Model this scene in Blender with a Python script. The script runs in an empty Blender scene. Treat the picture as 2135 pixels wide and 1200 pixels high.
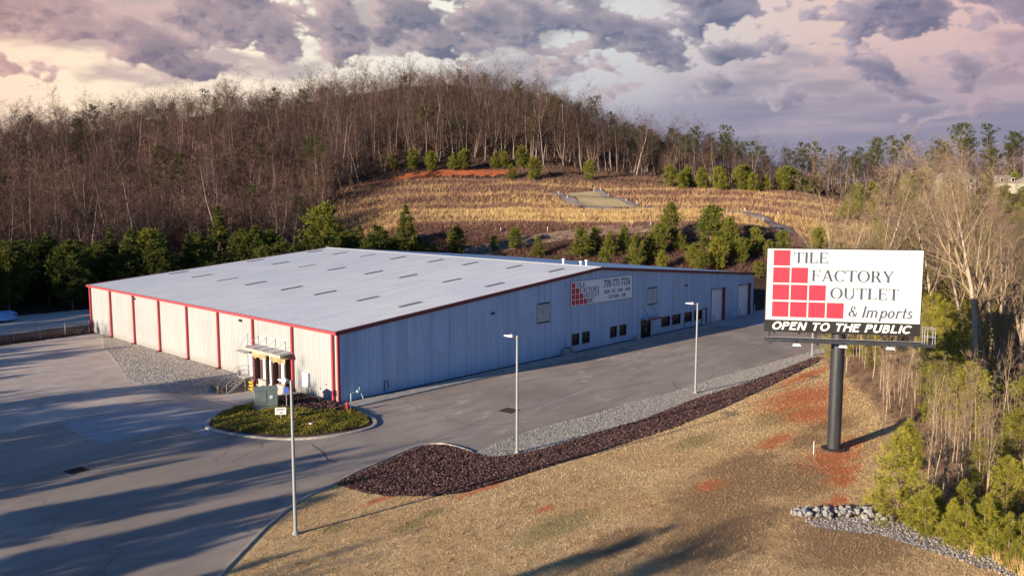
import bpy, bmesh, math, random
import numpy as np
from math import radians, sin, cos, tan, pi, sqrt, atan2
from mathutils import Vector, Matrix
from mathutils.geometry import delaunay_2d_cdt

SC = bpy.context.scene
COL = SC.collection

# ------------------------------------------------------------------ camera
cam_data = bpy.data.cameras.new("camera")
cam = bpy.data.objects.new("camera", cam_data)
COL.objects.link(cam)
CAMP = Vector((-44.195, -63.852, 19.253))
cam.location = CAMP
fw = Vector((0.72480545, 0.68022023, -0.1093503))
cam.rotation_euler = fw.to_track_quat('-Z', 'Y').to_euler()
cam_data.sensor_width = 36.0
cam_data.sensor_fit = 'HORIZONTAL'
cam_data.lens = 36.0 * 1715.34 / 2135.0
cam_data.clip_start = 0.5
cam_data.clip_end = 8000
SC.camera = cam

# ------------------------------------------------------------------ colour management
SC.view_settings.view_transform = 'Standard'
SC.view_settings.look = 'None'
SC.view_settings.exposure = 1.0
SC.view_settings.gamma = 1.0

# ------------------------------------------------------------------ sun
SUN_EL = radians(12.0)
SUN_A = radians(8.0)           # the sun stands on -X, turned this much towards +Y
to_sun = Vector((-cos(SUN_A) * cos(SUN_EL), sin(SUN_A) * cos(SUN_EL), sin(SUN_EL)))
sl = bpy.data.lights.new("sun", 'SUN')
sl.energy = 5.0
sl.angle = radians(0.5)
sl.color = (1.0, 0.84, 0.66)
sun = bpy.data.objects.new("sun", sl)
COL.objects.link(sun)
sun.location = (-80, 10, 60)
sun.rotation_euler = (-to_sun).to_track_quat('-Z', 'Y').to_euler()

# ------------------------------------------------------------------ sky: clear Nishita above, a band of dawn clouds low down
W = bpy.data.worlds.new("World")
SC.world = W
W.use_nodes = True
wn, wl = W.node_tree.nodes, W.node_tree.links
wn.clear()

class NB:
    """tiny helper to write node maths"""
    def __init__(s, nodes, links): s.n, s.l = nodes, links
    def put(s, sock, v):
        if hasattr(v, 'is_linked') or isinstance(v, bpy.types.NodeSocket): s.l.new(v, sock)
        elif isinstance(v, (tuple, list)) and len(v) == 3 and sock.type == 'RGBA': sock.default_value = (*v, 1)
        else: sock.default_value = v
    def m(s, op, a, b=None, c=None, clamp=False):
        x = s.n.new('ShaderNodeMath'); x.operation = op; x.use_clamp = clamp
        s.put(x.inputs[0], a)
        if b is not None: s.put(x.inputs[1], b)
        if c is not None: s.put(x.inputs[2], c)
        return x.outputs[0]
    def mix(s, f, a, b, typ='MIX'):
        x = s.n.new('ShaderNodeMix'); x.data_type = 'RGBA'; x.blend_type = typ; x.clamp_factor = True
        s.put(x.inputs['Factor'], f); s.put(x.inputs[6], a); s.put(x.inputs[7], b)
        return x.outputs[2]
    def smooth(s, v, lo, hi):
        x = s.n.new('ShaderNodeMapRange'); x.interpolation_type = 'SMOOTHSTEP'
        s.put(x.inputs['Value'], v); x.inputs['From Min'].default_value = lo; x.inputs['From Max'].default_value = hi
        return x.outputs[0]
    def noise(s, vec, scale, detail=4, rough=.55, dist=0.0, out='Fac', dim='3D'):
        x = s.n.new('ShaderNodeTexNoise'); x.noise_dimensions = dim
        if vec is not None: s.put(x.inputs['Vector'], vec)
        x.inputs['Scale'].default_value = scale; x.inputs['Detail'].default_value = detail
        x.inputs['Roughness'].default_value = rough; x.inputs['Distortion'].default_value = dist
        return x.outputs[out]
    def mapping(s, vec, loc=(0,0,0), rot=(0,0,0), scale=(1,1,1)):
        x = s.n.new('ShaderNodeMapping'); s.put(x.inputs['Vector'], vec)
        x.inputs['Location'].default_value = loc; x.inputs['Rotation'].default_value = rot; x.inputs['Scale'].default_value = scale
        return x.outputs[0]
    def ramp(s, f, stops, interp='LINEAR'):
        x = s.n.new('ShaderNodeValToRGB'); x.color_ramp.interpolation = interp
        el = x.color_ramp.elements
        while len(el) < len(stops): el.new(0.5)
        for e, (p, c) in zip(el, stops): e.position = p; e.color = (*c, 1)
        s.put(x.inputs[0], f)
        return x.outputs[0]
    def xyz(s, x_, y_, z_):
        x = s.n.new('ShaderNodeCombineXYZ'); s.put(x.inputs[0], x_); s.put(x.inputs[1], y_); s.put(x.inputs[2], z_)
        return x.outputs[0]

SKY_GAIN = 0.575        # the deck is written at display brightness; the view is exposed by one stop
def _sb(px, py, rx, ry, w=1.0):
    # bearing and height read once from the photograph, in degrees
    return (math.degrees(math.atan((px - 1067.5) / 1715)), (411 - py) / 1715 * 57.3, rx / 1715 * 57.3, ry / 1715 * 57.3, w)
SKY_BLOBS = [_sb(*t) for t in [
    (40, 80, 175, 75), (160, 105, 80, 42), (-80, 40, 160, 90), (310, 140, 60, 42, .95), (380, 165, 75, 32, .9), (520, 60, 160, 66), (610, 95, 80, 58),
    (730, 75, 55, 38, .9), (765, 120, 55, 26, .85), (860, 65, 90, 42, .95), (950, 112, 105, 40), (1010, 60, 70, 45), (850, 0, 260, 20, .95), (700, 10, 100, 14, .8),
    (1110, 55, 125, 62), (1240, 62, 115, 58), (1340, 95, 90, 48), (1390, 140, 75, 28, .85), (1190, 118, 110, 20, .8),
    (1430, 25, 60, 32, .9), (1480, 78, 70, 42), (1550, 118, 80, 26), (1680, 76, 55, 16, .85), (1690, 20, 45, 30, .8), (1580, 15, 45, 12, .7), (1850, 85, 115, 42), (1890, 45, 55, 42), (1800, 112, 90, 20, .95),
    (2070, 25, 75, 62), (2110, 95, 65, 60), (1500, 195, 55, 45, .85), (1590, 235, 100, 30, .85), (1440, 225, 60, 24, .75), (1790, 180, 95, 60, .9), (1850, 218, 80, 18, .95), (1660, 150, 60, 34, .8), (1000, 150, 60, 20, .75), (1240, 160, 110, 26, .8), (1320, 200, 80, 22, .75), (2020, 190, 110, 40, .8), (120, 190, 120, 10, .65), (1950, 255, 110, 18, .75)]]
def sky_picture(w=2000, h=500, span=100.0, high=25.0):
    """dawn cloud deck as an RGBA array over bearing (span degrees) and height (0..high degrees)"""
    def vnoise(nx, ny, seed):
        g = np.random.default_rng(seed); a = g.random((ny + 3, nx + 3))
        X = np.linspace(0, nx, w, endpoint=False); Y = np.linspace(0, ny, h, endpoint=False)
        xi = X.astype(int); yi = Y.astype(int); fx = X - xi; fy = Y - yi
        fx = fx**3 * (fx * (fx * 6 - 15) + 10); fy = fy**3 * (fy * (fy * 6 - 15) + 10)
        r0 = a[yi][:, xi] * (1 - fx) + a[yi][:, xi + 1] * fx; r1 = a[yi + 1][:, xi] * (1 - fx) + a[yi + 1][:, xi + 1] * fx
        return r0 * (1 - fy)[:, None] + r1 * fy[:, None]
    def fbm(nx, ny, octv, seed, gain=.5, billow=False):
        s = 0; t = 0; amp = 1.0
        for o in range(octv):
            n = vnoise(int(nx * 2**o), int(ny * 2**o), seed + o)
            if billow: n = 1 - np.abs(2 * n - 1)
            s = s + amp * n; t += amp; amp *= gain
        return s / t
    def sample(A, dx, dy):
        X = np.clip(np.arange(w)[None, :] + dx, 0, w - 1.001); Y = np.clip(np.arange(h)[:, None] + dy, 0, h - 1.001)
        X = np.broadcast_to(X, (h, w)); Y = np.broadcast_to(Y, (h, w)); xi = X.astype(int); yi = Y.astype(int); fx = X - xi; fy = Y - yi
        x1 = np.minimum(xi + 1, w - 1); y1 = np.minimum(yi + 1, h - 1)
        return (A[yi, xi] * (1-fx) + A[yi, x1] * fx) * (1-fy) + (A[y1, xi] * (1-fx) + A[y1, x1] * fx) * fy
    sm = lambda v, a, b: (lambda t: t * t * (3 - 2 * t))(np.clip((v - a) / (b - a), 0, 1))
    U = (np.arange(w) / w - .5)[None, :] * span + np.zeros((h, 1)); Vv = (np.arange(h) / h)[:, None] * high + np.zeros((1, w))
    wx = (fbm(20, 8, 4, 1) - .5) * 5.5 + (fbm(90, 30, 3, 5) - .5) * 1.6; wy = (fbm(20, 8, 4, 11) - .5) * 2.6 + (fbm(90, 30, 3, 15) - .5) * 1.1
    u = U + wx; v = Vv + wy
    f = np.zeros((h, w))
    for bu, bv, ru, rv, k in SKY_BLOBS:
        r2 = ((u - bu) / ru) ** 2 + (np.where(v > bv, (v - bv) / (rv * 1.15), (v - bv) / (rv * .80))) ** 2
        f = np.maximum(f, k * np.clip(1 - r2 * .5, 0, 1))
    # no banks were drawn outside the view: carry on with plain noise there
    out = sm(np.abs(U), 31, 40); top = sm(Vv, 12.5, 16)
    f = f * (1 - np.maximum(out, top)) + np.maximum(out, top) * (fbm(14, 5, 3, 40) * 1.3 - .15)
    bil = fbm(30, 14, 6, 21, .58, True); big = fbm(16, 7, 4, 31, .5)
    crisp = fbm(110, 46, 4, 81, .6, True)
    d = f + (bil - .62) * 1.05 + (big - .5) * .7 + (crisp - .62) * .38
    cover = sm(d, .46, .68) ** 1.1; thick = np.clip((d - .47) / .60, 0, 1)
    # light comes in low from the left: how much cloud lies between a point and the sun
    occ = 0
    for i, s in enumerate((3, 7, 13, 22, 34)): occ = occ + sample(thick, -s * .9, s * .38) * (1.0 - .12 * i)
    occ = occ / 3.8
    fine = fbm(60, 24, 4, 51, .55, True) - .62
    lit = np.exp(-2.0 * occ) * 1.5 + fine * .45 + (big - .5) * .9
    under = sm(sample(thick, 0, 16) - thick, -.05, .35)          # flat darker undersides
    lit = np.clip(lit - .28 * under, 0, 1)[..., None]
    t = np.clip(U / 70 + .5, 0, 1)
    def ramp(stops):
        p = [s[0] for s in stops]
        return np.stack([np.interp(t, p, [s[1][k] for s in stops]) for k in range(3)], -1)
    vn = sm(Vv, 3, 12)[..., None]
    gap = ramp(GAP_LO) * (1 - vn) + ramp(GAP_HI) * vn
    light = ramp(CL_LIGHT); dark = ramp(CL_DARK)
    cl = dark * (1 - lit) + light * lit
    # thin veils
    veil = (sm(fbm(12, 9, 5, 61, .55), .46, .66) * .75)[..., None]
    low = gap * (1 - veil) + (light * .45 + dark * .55) * veil
    c3 = cover[..., None]
    low = low * (1 - c3) + cl * c3
    # grey blue bank of distant air low in the right half, with pale heaps of cloud in it
    bank = sm(Vv + (big - .5) * 5, 8.5, 3.2) * sm(U, -9, 7)
    st = fbm(10, 34, 5, 71, .55)
    bk = np.array([.215, .22, .315]) * (1 - sm(st, .38, .68))[..., None] + np.array([.335, .30, .375]) * sm(st, .38, .68)[..., None]
    bank = (bank * (1 - .75 * cover * sm(Vv, 2.5, 5)))[..., None] * .85
    low = low * (1 - bank) + bk * bank
    hz = (sm(Vv, 4.6, 1.6) * sm(U, -14, 4))[..., None] * .9
    low = low * (1 - hz) + np.array([.24, .24, .335]) * hz
    hz = (sm(Vv, 4.5, .5) * sm(U, -4, -20))[..., None] * .5
    low = low * (1 - hz) + np.array([.50, .38, .33]) * hz
    alpha = sm(Vv, 21, 14.5) * sm(np.abs(U), 49, 40)
    return np.concatenate([low, alpha[..., None]], -1)
GAP_LO = [(0, (.80, .58, .46)), (.10, (.95, .74, .56)), (.25, (.92, .75, .60)), (.42, (.66, .58, .56)), (.52, (.46, .43, .50)), (.65, (.38, .35, .43)), (.85, (.40, .32, .39)), (1, (.44, .33, .38))]
GAP_HI = [(0, (.95, .64, .45)), (.10, (.93, .74, .55)), (.28, (.86, .79, .65)), (.45, (.80, .78, .70)), (.57, (.60, .63, .62)), (.66, (.60, .57, .57)), (.80, (.68, .50, .46)), (1, (.64, .42, .41))]
CL_LIGHT = [(0, (.70, .41, .34)), (.08, (.62, .41, .38)), (.20, (.57, .42, .41)), (.45, (.52, .42, .42)), (.70, (.44, .39, .44)), (1, (.46, .33, .39))]
CL_DARK = [(0, (.30, .19, .21)), (.15, (.205, .17, .225)), (.30, (.165, .165, .235)), (.5, (.145, .165, .245)), (.75, (.150, .160, .245)), (1, (.18, .160, .24))]

def build_sky():
    b = NB(wn, wl)
    sky = wn.new('ShaderNodeTexSky'); sky.sky_type = 'NISHITA'; sky.sun_disc = False
    sky.sun_elevation = SUN_EL
    sky.sun_rotation = atan2(to_sun.x, to_sun.y)
    sky.altitude = 200; sky.air_density = 1.0; sky.dust_density = 0.3; sky.ozone_density = 3.0
    SKY = 0.066
    clear = b.mix(1.0, sky.outputs[0], (SKY * .62, SKY * .88, SKY * 1.25), 'MULTIPLY')
    pic = sky_picture(); h, w, _ = pic.shape
    im = bpy.data.images.new('cloud_deck', w, h, alpha=True, float_buffer=True)
    im.colorspace_settings.name = 'Non-Color'; im.alpha_mode = 'CHANNEL_PACKED'
    im.pixels.foreach_set(pic.astype(np.float32).ravel()); im.update(); im.pack()
    tc = wn.new('ShaderNodeTexCoord')
    sep = wn.new('ShaderNodeSeparateXYZ'); wl.new(tc.outputs['Generated'], sep.inputs[0])
    # compass bearing (degrees clockwise from +Y, counted from the middle of the hill) and height above the horizon
    az = b.m('MULTIPLY', b.m('ARCTAN2', sep.outputs[0], sep.outputs[1]), 180 / pi)
    u = b.m('MULTIPLY_ADD', b.m('SUBTRACT', az, 46.8), .01, .5)
    v = b.m('MULTIPLY', b.m('ARCSINE', sep.outputs[2]), 180 / pi / 25.0)
    it = wn.new('ShaderNodeTexImage'); it.image = im; it.extension = 'EXTEND'; it.interpolation = 'Cubic'
    wl.new(b.xyz(u, v, 0.0), it.inputs[0])
    low = b.mix(1.0, it.outputs[0], (SKY_GAIN,) * 3, 'MULTIPLY')
    # the cloud deck ends some way up the sky; above and behind the viewer it is clear
    out = b.mix(it.outputs[1], clear, low)
    bg = wn.new('ShaderNodeBackground'); wl.new(out, bg.inputs[0]); bg.inputs[1].default_value = 1.0
    o = wn.new('ShaderNodeOutputWorld'); wl.new(bg.outputs[0], o.inputs[0])

build_sky()

# ------------------------------------------------------------------ terrain: bearing from the flight position, distance -> height
TD = [0, 165, 185, 207, 250, 287, 340, 380, 430, 520, 800, 3000]
TT = [
  (-40, [0, 0, .5, 1, 2, 4, 6, 8, 10, 9, 8, 5]),
  (0.95, [0.0, 0.0, 1.0, 4.0, 7.0, 11.6, 20.2, 26.1, 30.7, 28.7, 23.4, 5.0]),
  (8.25, [0.0, 0.0, 1.0, 4.0, 7.0, 13.2, 23.7, 30.8, 36.3, 34.3, 28.7, 5.0]),
  (14.92, [0.0, 0.0, 1.0, 4.0, 7.0, 14.4, 26.4, 34.5, 40.6, 38.6, 32.7, 5.0]),
  (18.67, [0.0, 0.0, 1.0, 4.0, 9.0, 17.3, 30.8, 40.1, 47.4, 45.4, 37.3, 5.0]),
  (22.71, [0.0, 0.0, 1.0, 4.0, 9.0, 18.8, 34.3, 45.6, 54.5, 52.5, 41.7, 5.0]),
  (27.02, [0.0, 0.0, 1.0, 4.0, 9.0, 19.5, 36.5, 48.9, 58.8, 56.8, 44.2, 5.0]),
  (31.57, [0.0, 0.0, 1.0, 4.0, 9.0, 20.2, 38.4, 52.1, 63.2, 61.2, 46.3, 5.0]),
  (35.36, [0.0, 0.0, 2.5, 6.5, 14.5, 23.1, 40.5, 54.7, 70.1, 68.1, 49.6, 5.0]),
  (39.59, [0.0, 0.0, 2.5, 12.1, 16.6, 25.4, 43.4, 58.6, 75.0, 73.0, 51.3, 5.0]),
  (42.90, [0.0, 0.0, 2.5, 12.0, 16.6, 25.9, 44.3, 59.9, 76.6, 74.6, 52.4, 5.0]),
  (46.23, [0.0, 0.0, 2.5, 12.0, 16.6, 26.2, 43.6, 58.1, 73.6, 71.6, 51.5, 5.0]),
  (49.57, [0.0, 0.0, 2.5, 12.0, 16.5, 25.7, 40.3, 52.3, 65.1, 63.1, 47.0, 5.0]),
  (52.89, [0.0, 0.0, 2.5, 12.0, 16.5, 24.9, 36.1, 45.2, 54.9, 52.9, 40.5, 5.0]),
  (56.17, [0.0, 0.0, 2.5, 12.1, 16.6, 23.8, 31.7, 37.5, 43.7, 41.7, 34.8, 5.0]),
  (59.39, [0.0, 0.0, 2.5, 12.1, 16.6, 23.0, 29.0, 33.2, 37.6, 35.6, 30.5, 5.0]),
  (62.53, [0.0, 0.0, 2.5, 11.5, 16.6, 22.1, 26.4, 29.2, 32.1, 30.1, 26.4, 5.0]),
  (65.58, [0.0, 0.0, 2.0, 9.5, 15.6, 21.4, 21.9, 21.8, 21.6, 19.6, 18.4, 5.0]),
  (68.52, [0.0, 0.0, 1.5, 7.0, 13.6, 17.1, 23.2, 24.6, 26.1, 24.1, 19.6, 5.0]),
  (72.71, [0.0, 0.0, 1.0, 4.5, 12.0, 18.1, 24.7, 26.3, 28.1, 26.1, 21.0, 5.0]),
  (78.72, [0.0, 0.0, 0.5, 3.0, 10.6, 17.9, 24.3, 25.9, 27.5, 25.5, 20.6, 5.0]),
  (86.69, [0.0, 0.0, 0.5, 2.0, 9.5, 16.9, 22.9, 24.3, 25.7, 23.7, 19.3, 5.0]),
  (93.71, [0.0, 0.0, 0.5, 2.0, 9.2, 16.3, 21.8, 22.9, 24.1, 22.1, 18.1, 5.0]),
  (130, [0, 0, .5, 1, 2, 4, 6, 8, 10, 9, 8, 5]),
  (320, [0, 0, .5, 1, 2, 4, 6, 8, 10, 9, 8, 5])]
_TA = np.array([t[0] for t in TT], float); _TZ = np.array([t[1] for t in TT], float); _TD = np.array(TD, float)

def terrain(x, y):
    x = np.asarray(x, float); y = np.asarray(y, float)
    dx, dy = x + 44.195, y + 63.852
    d = np.minimum(np.hypot(dx, dy), 2999.0)
    a = (np.degrees(np.arctan2(dx, dy)) + 40.0) % 360.0 - 40.0
    i = np.clip(np.searchsorted(_TA, a, side='right') - 1, 0, len(_TA) - 2)
    t = (a - _TA[i]) / (_TA[i + 1] - _TA[i])
    j = np.clip(np.searchsorted(_TD, d, side='right') - 1, 0, len(_TD) - 2)
    s = (d - _TD[j]) / (_TD[j + 1] - _TD[j])
    z = (_TZ[i, j] * (1 - t) + _TZ[i + 1, j] * t) * (1 - s) + (_TZ[i, j + 1] * (1 - t) + _TZ[i + 1, j + 1] * t) * s
    bump = np.clip((d - 200) / 60, 0, 1) * (0.7 * np.sin(x * .11 + 1.3 * np.sin(y * .07)) * np.cos(y * .09 + .5) + .35 * np.sin(x * .31 + y * .23))
    # the cleared slope is cut into long benches
    w = np.clip((a - 34.5) / 3, 0, 1) * np.clip((70 - a) / 4, 0, 1) * np.clip((d - 206) / 6, 0, 1) * np.clip((284 - d) / 6, 0, 1)
    bench = -.36 * np.sin(2 * np.pi * (d + 1.6 * np.sin(a * .5) + .7 * np.sin(a * 1.3)) / 12.5)
    return z + w * bench + bump * (1 - .6 * w) * np.clip((520 - d) / 120, 0, 1)

# ------------------------------------------------------------------ helpers
RNG = np.random.default_rng(7)
random.seed(7)

def tag(o, label=None, cat=None, group=None, kind=None):
    if label: o['label'] = label
    if cat: o['category'] = cat
    if group: o['group'] = group
    if kind: o['kind'] = kind
    return o

def empty(name, loc=(0, 0, 0), rz=0.0, label=None, cat=None, group=None):
    o = bpy.data.objects.new(name, None); COL.objects.link(o)
    o.empty_display_size = .3; o.location = loc; o.rotation_euler = (0, 0, rz)
    return tag(o, label, cat, group)

def copy_tree(o, parent=None):
    c = o.copy(); COL.objects.link(c)
    if parent: c.parent = parent
    for ch in list(o.children): copy_tree(ch, c)
    return c

class MB:
    """collects shapes and links them as ONE mesh object"""
    def __init__(s): s.v = []; s.f = []
    def add(s, vs, fs):
        k = len(s.v); s.v += [tuple(v) for v in vs]; s.f += [tuple(i + k for i in f) for f in fs]; return s
    def box(s, x0, y0, z0, x1, y1, z1):
        v = [(x0,y0,z0),(x1,y0,z0),(x1,y1,z0),(x0,y1,z0),(x0,y0,z1),(x1,y0,z1),(x1,y1,z1),(x0,y1,z1)]
        return s.add(v, [(0,3,2,1),(4,5,6,7),(0,1,5,4),(1,2,6,5),(2,3,7,6),(3,0,4,7)])
    def bar(s, p, q, w, h, up=(0,0,1)):
        p, q = Vector(p), Vector(q); d = (q - p).normalized(); up = Vector(up)
        a = d.cross(up)
        if a.length < 1e-4: a = d.cross(Vector((1,0,0)))
        a.normalize(); c = a.cross(d); a *= w / 2; c *= h / 2
        v = [p-a-c, p+a-c, p+a+c, p-a+c, q-a-c, q+a-c, q+a+c, q-a+c]
        return s.add(v, [(3,2,1,0),(4,5,6,7),(0,1,5,4),(1,2,6,5),(2,3,7,6),(3,0,4,7)])
    def tube(s, p, q, r0, r1=None, n=8, cap=True):
        r1 = r0 if r1 is None else r1
        p, q = Vector(p), Vector(q); d = (q - p).normalized()
        a = d.cross(Vector((0,0,1)))
        if a.length < 1e-4: a = Vector((1,0,0))
        a.normalize(); c = d.cross(a)
        v = [p + (a*cos(2*pi*i/n) + c*sin(2*pi*i/n))*r0 for i in range(n)] + [q + (a*cos(2*pi*i/n) + c*sin(2*pi*i/n))*r1 for i in range(n)]
        f = [(i, (i+1)%n, n+(i+1)%n, n+i) for i in range(n)]
        if cap: f += [tuple(range(n))[::-1], tuple(range(n, 2*n))]
        return s.add(v, f)
    def path(s, pts, r, n=8):
        for a, b in zip(pts[:-1], pts[1:]): s.tube(a, b, r, r, n)
        return s
    def lathe(s, prof, c=(0,0,0), n=16):
        """prof: (radius, z) pairs from bottom to top"""
        v = [(c[0]+r*cos(2*pi*i/n), c[1]+r*sin(2*pi*i/n), c[2]+z) for r, z in prof for i in range(n)]
        f = [(k*n+i, k*n+(i+1)%n, (k+1)*n+(i+1)%n, (k+1)*n+i) for k in range(len(prof)-1) for i in range(n)]
        f += [tuple(range(n))[::-1], tuple(range((len(prof)-1)*n, len(prof)*n))]
        return s.add(v, f)
    def prism(s, pts, z0, z1):
        n = len(pts)
        v = [(x, y, z0) for x, y in pts] + [(x, y, z1) for x, y in pts]
        return s.add(v, [tuple(range(n))[::-1], tuple(range(n, 2*n))] + [(i, (i+1)%n, n+(i+1)%n, n+i) for i in range(n)])
    def move(s, M):
        s.v = [tuple(M @ Vector(v)) for v in s.v]; return s
    def build(s, name, mat, parent=None, smooth=False, loc=None, bevel=0.0, recalc=True):
        me = bpy.data.meshes.new(name); me.from_pydata(s.v, [], s.f)
        me.materials.append(mat)
        if recalc or bevel:
            bm = bmesh.new(); bm.from_mesh(me)
            if recalc: bmesh.ops.recalc_face_normals(bm, faces=bm.faces)
            if bevel:
                bmesh.ops.bevel(bm, geom=[e for e in bm.edges if e.is_manifold and e.calc_face_angle(0) > .5], offset=bevel, segments=2, affect='EDGES', profile=.6)
            bm.to_mesh(me); bm.free()
        if smooth:
            me.polygons.foreach_set('use_smooth', [True] * len(me.polygons))
            me.set_sharp_from_angle(angle=radians(40))
        o = bpy.data.objects.new(name, me); COL.objects.link(o)
        if parent: o.parent = parent
        if loc is not None: o.location = loc
        return o

def mesh_tris(name, V, F, mats, tint=None, matidx=None, link=True, parent=None):
    """fast mesh from arrays: V (n,3), F (m,k) all with the same corner count"""
    V = np.ascontiguousarray(V, np.float32); F = np.ascontiguousarray(F, np.int32)
    me = bpy.data.meshes.new(name)
    me.vertices.add(len(V)); me.vertices.foreach_set('co', V.ravel())
    k = F.shape[1]
    me.loops.add(F.size); me.loops.foreach_set('vertex_index', F.ravel())
    me.polygons.add(len(F)); me.polygons.foreach_set('loop_start', np.arange(0, F.size, k, dtype=np.int32))
    if matidx is not None: me.polygons.foreach_set('material_index', np.asarray(matidx, np.int32))
    me.update(calc_edges=True)
    for m in (mats if isinstance(mats, (list, tuple)) else [mats]): me.materials.append(m)
    if tint is not None:
        at = me.attributes.new('tint', 'FLOAT', 'POINT'); at.data.foreach_set('value', np.asarray(tint, np.float32))
    o = bpy.data.objects.new(name, me)
    if link: COL.objects.link(o)
    if parent: o.parent = parent
    return o

# ------------------------------------------------------------------ materials
def new_mat(name):
    m = bpy.data.materials.new(name); m.use_nodes = True
    n, l = m.node_tree.nodes, m.node_tree.links
    p = n['Principled BSDF']
    return m, NB(n, l), p

def pos(b):
    g = b.n.new('ShaderNodeNewGeometry'); return g.outputs['Position']
def objco(b):
    t = b.n.new('ShaderNodeTexCoord'); return t.outputs['Object']

def bump(b, p, h, strength=.3, dist=.05):
    x = b.n.new('ShaderNodeBump'); x.inputs['Strength'].default_value = strength; x.inputs['Distance'].default_value = dist
    b.l.new(h, x.inputs['Height']); b.l.new(x.outputs[0], p.inputs['Normal'])

def mat_plain(name, col, rough=.6, metal=0.0, var=.12, scale=1.5, spec=.4, streak=False):
    m, b, p = new_mat(name)
    v = b.mapping(objco(b), scale=(1, 1, .15)) if streak else objco(b)
    n = b.noise(v, scale, 5, .6)
    lo = tuple(c * (1 - var) for c in col); hi = tuple(min(c * (1 + var), 1) for c in col)
    b.put(p.inputs['Base Color'], b.mix(b.smooth(n, .3, .7), lo, hi))
    p.inputs['Roughness'].default_value = rough; p.inputs['Metallic'].default_value = metal
    p.inputs['Specular IOR Level'].default_value = spec
    return m

def mat_leaf(name, c0, c1, c2, rough=.7, trans=.25):
    """foliage: colour by the per-clump tint and a little by the individual"""
    m, b, p = new_mat(name)
    a = b.n.new('ShaderNodeAttribute'); a.attribute_name = 'tint'
    oi = b.n.new('ShaderNodeObjectInfo')
    f = b.m('ADD', a.outputs['Fac'], b.m('MULTIPLY', b.m('SUBTRACT', oi.outputs['Random'], .5), .5), clamp=True)
    c = b.ramp(f, [(0, c0), (.5, c1), (1, c2)])
    b.put(p.inputs['Base Color'], c)
    p.inputs['Roughness'].default_value = rough; p.inputs['Specular IOR Level'].default_value = .15
    if trans:
        t = b.n.new('ShaderNodeBsdfTranslucent'); b.put(t.inputs[0], c)
        mx = b.n.new('ShaderNodeMixShader'); mx.inputs[0].default_value = trans
        b.l.new(p.outputs[0], mx.inputs[1]); b.l.new(t.outputs[0], mx.inputs[2])
        out = [x for x in b.n if x.type == 'OUTPUT_MATERIAL'][0]
        b.l.new(mx.outputs[0], out.inputs[0])
    return m

M = {}
M['steel'] = mat_plain('galvanised_steel', (.42, .42, .42), .45, .35, .15, 3)
M['pole_paint'] = mat_plain('grey_pole_paint', (.25, .27, .255), .5, .0, .08, 2, streak=True)
M['lamp_white'] = mat_plain('lamp_white_enamel', (.75, .75, .75), .35, .0, .05)
M['red_trim'] = mat_plain('red_trim_paint', (.46, .055, .06), .5, .0, .10, 2, streak=True)
M['maroon_trim'] = mat_plain('maroon_trim_paint', (.16, .03, .035), .5, .0, .12, 2)
M['black_metal'] = mat_plain('black_steel_paint', (.035, .037, .042), .42, .0, .3, 1.2, .5, streak=True)
M['dark_frame'] = mat_plain('dark_bronze_frame', (.03, .026, .024), .45)
M['concrete'] = mat_plain('pale_concrete', (.34, .32, .28), .85, 0, .22, 1.1)
M['kerb'] = mat_plain('kerb_concrete', (.40, .36, .29), .85, 0, .2, 1.4)
M['white_paint'] = mat_plain('white_paint', (.70, .70, .70), .5, 0, .05)
M['cream_panel'] = mat_plain('white_sign_face', (.58, .575, .52), .45, 0, .02, .4)
M['wall_sign_face'] = mat_plain('white_wall_sign_face', (.84, .85, .85), .4, 0, .02, .4)
M['door_white'] = mat_plain('white_roller_slats', (.78, .80, .82), .4, 0, .04, .5)
M['sign_red'] = mat_plain('sign_red_paint', (.58, .035, .06), .5, 0, .06, .8)
M['sign_blue'] = mat_plain('sign_dark_blue_paint', (.055, .075, .125), .5, 0, .1, .8)
M['sign_black'] = mat_plain('sign_black_band', (.020, .019, .016), .5, 0, .2, .8)
M['sign_white'] = mat_plain('sign_white_letters', (.75, .75, .70), .5, 0, .02)
M['transformer'] = mat_plain('grey_green_cabinet_paint', (.16, .20, .185), .45, 0, .12, 2)
M['hydrant'] = mat_plain('hydrant_red_paint', (.40, .03, .05), .4, 0, .15, 6)
M['yellow'] = mat_plain('safety_yellow_paint', (.62, .38, .03), .5, 0, .2, 3)
M['gas_paint'] = mat_plain('pale_pipe_paint', (.36, .50, .50), .5, 0, .1, 3)
M['dock_pad'] = mat_plain('dock_seal_black', (.030, .022, .018), .8, 0, .3, 2)
M['dock_brown'] = mat_plain('dock_door_maroon', (.07, .03, .03), .6, 0, .25, 2)
M['tan_canvas'] = mat_plain('weathered_tan_canvas', (.32, .25, .13), .9, 0, .35, 1.5)
M['blue_tarp'] = mat_plain('blue_tarp', (.22, .38, .62), .5, 0, .45, .6)
M['wood'] = mat_plain('weathered_timber', (.20, .15, .11), .85, 0, .3, 3)
M['rock'] = mat_plain('grey_riprap', (.235, .225, .21), .85, 0, .3, 3)
M['house_wall'] = mat_plain('cream_house_siding', (.40, .37, .29), .8, 0, .05)
M['house_roof'] = mat_plain('tan_shingle_roof', (.30, .26, .20), .9, 0, .2)
M['blue_sign'] = mat_plain('blue_sign_paint', (.06, .12, .45), .5)
M['rust'] = mat_plain('rusty_grate', (.06, .035, .025), .8, .2, .3, 8)

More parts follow.
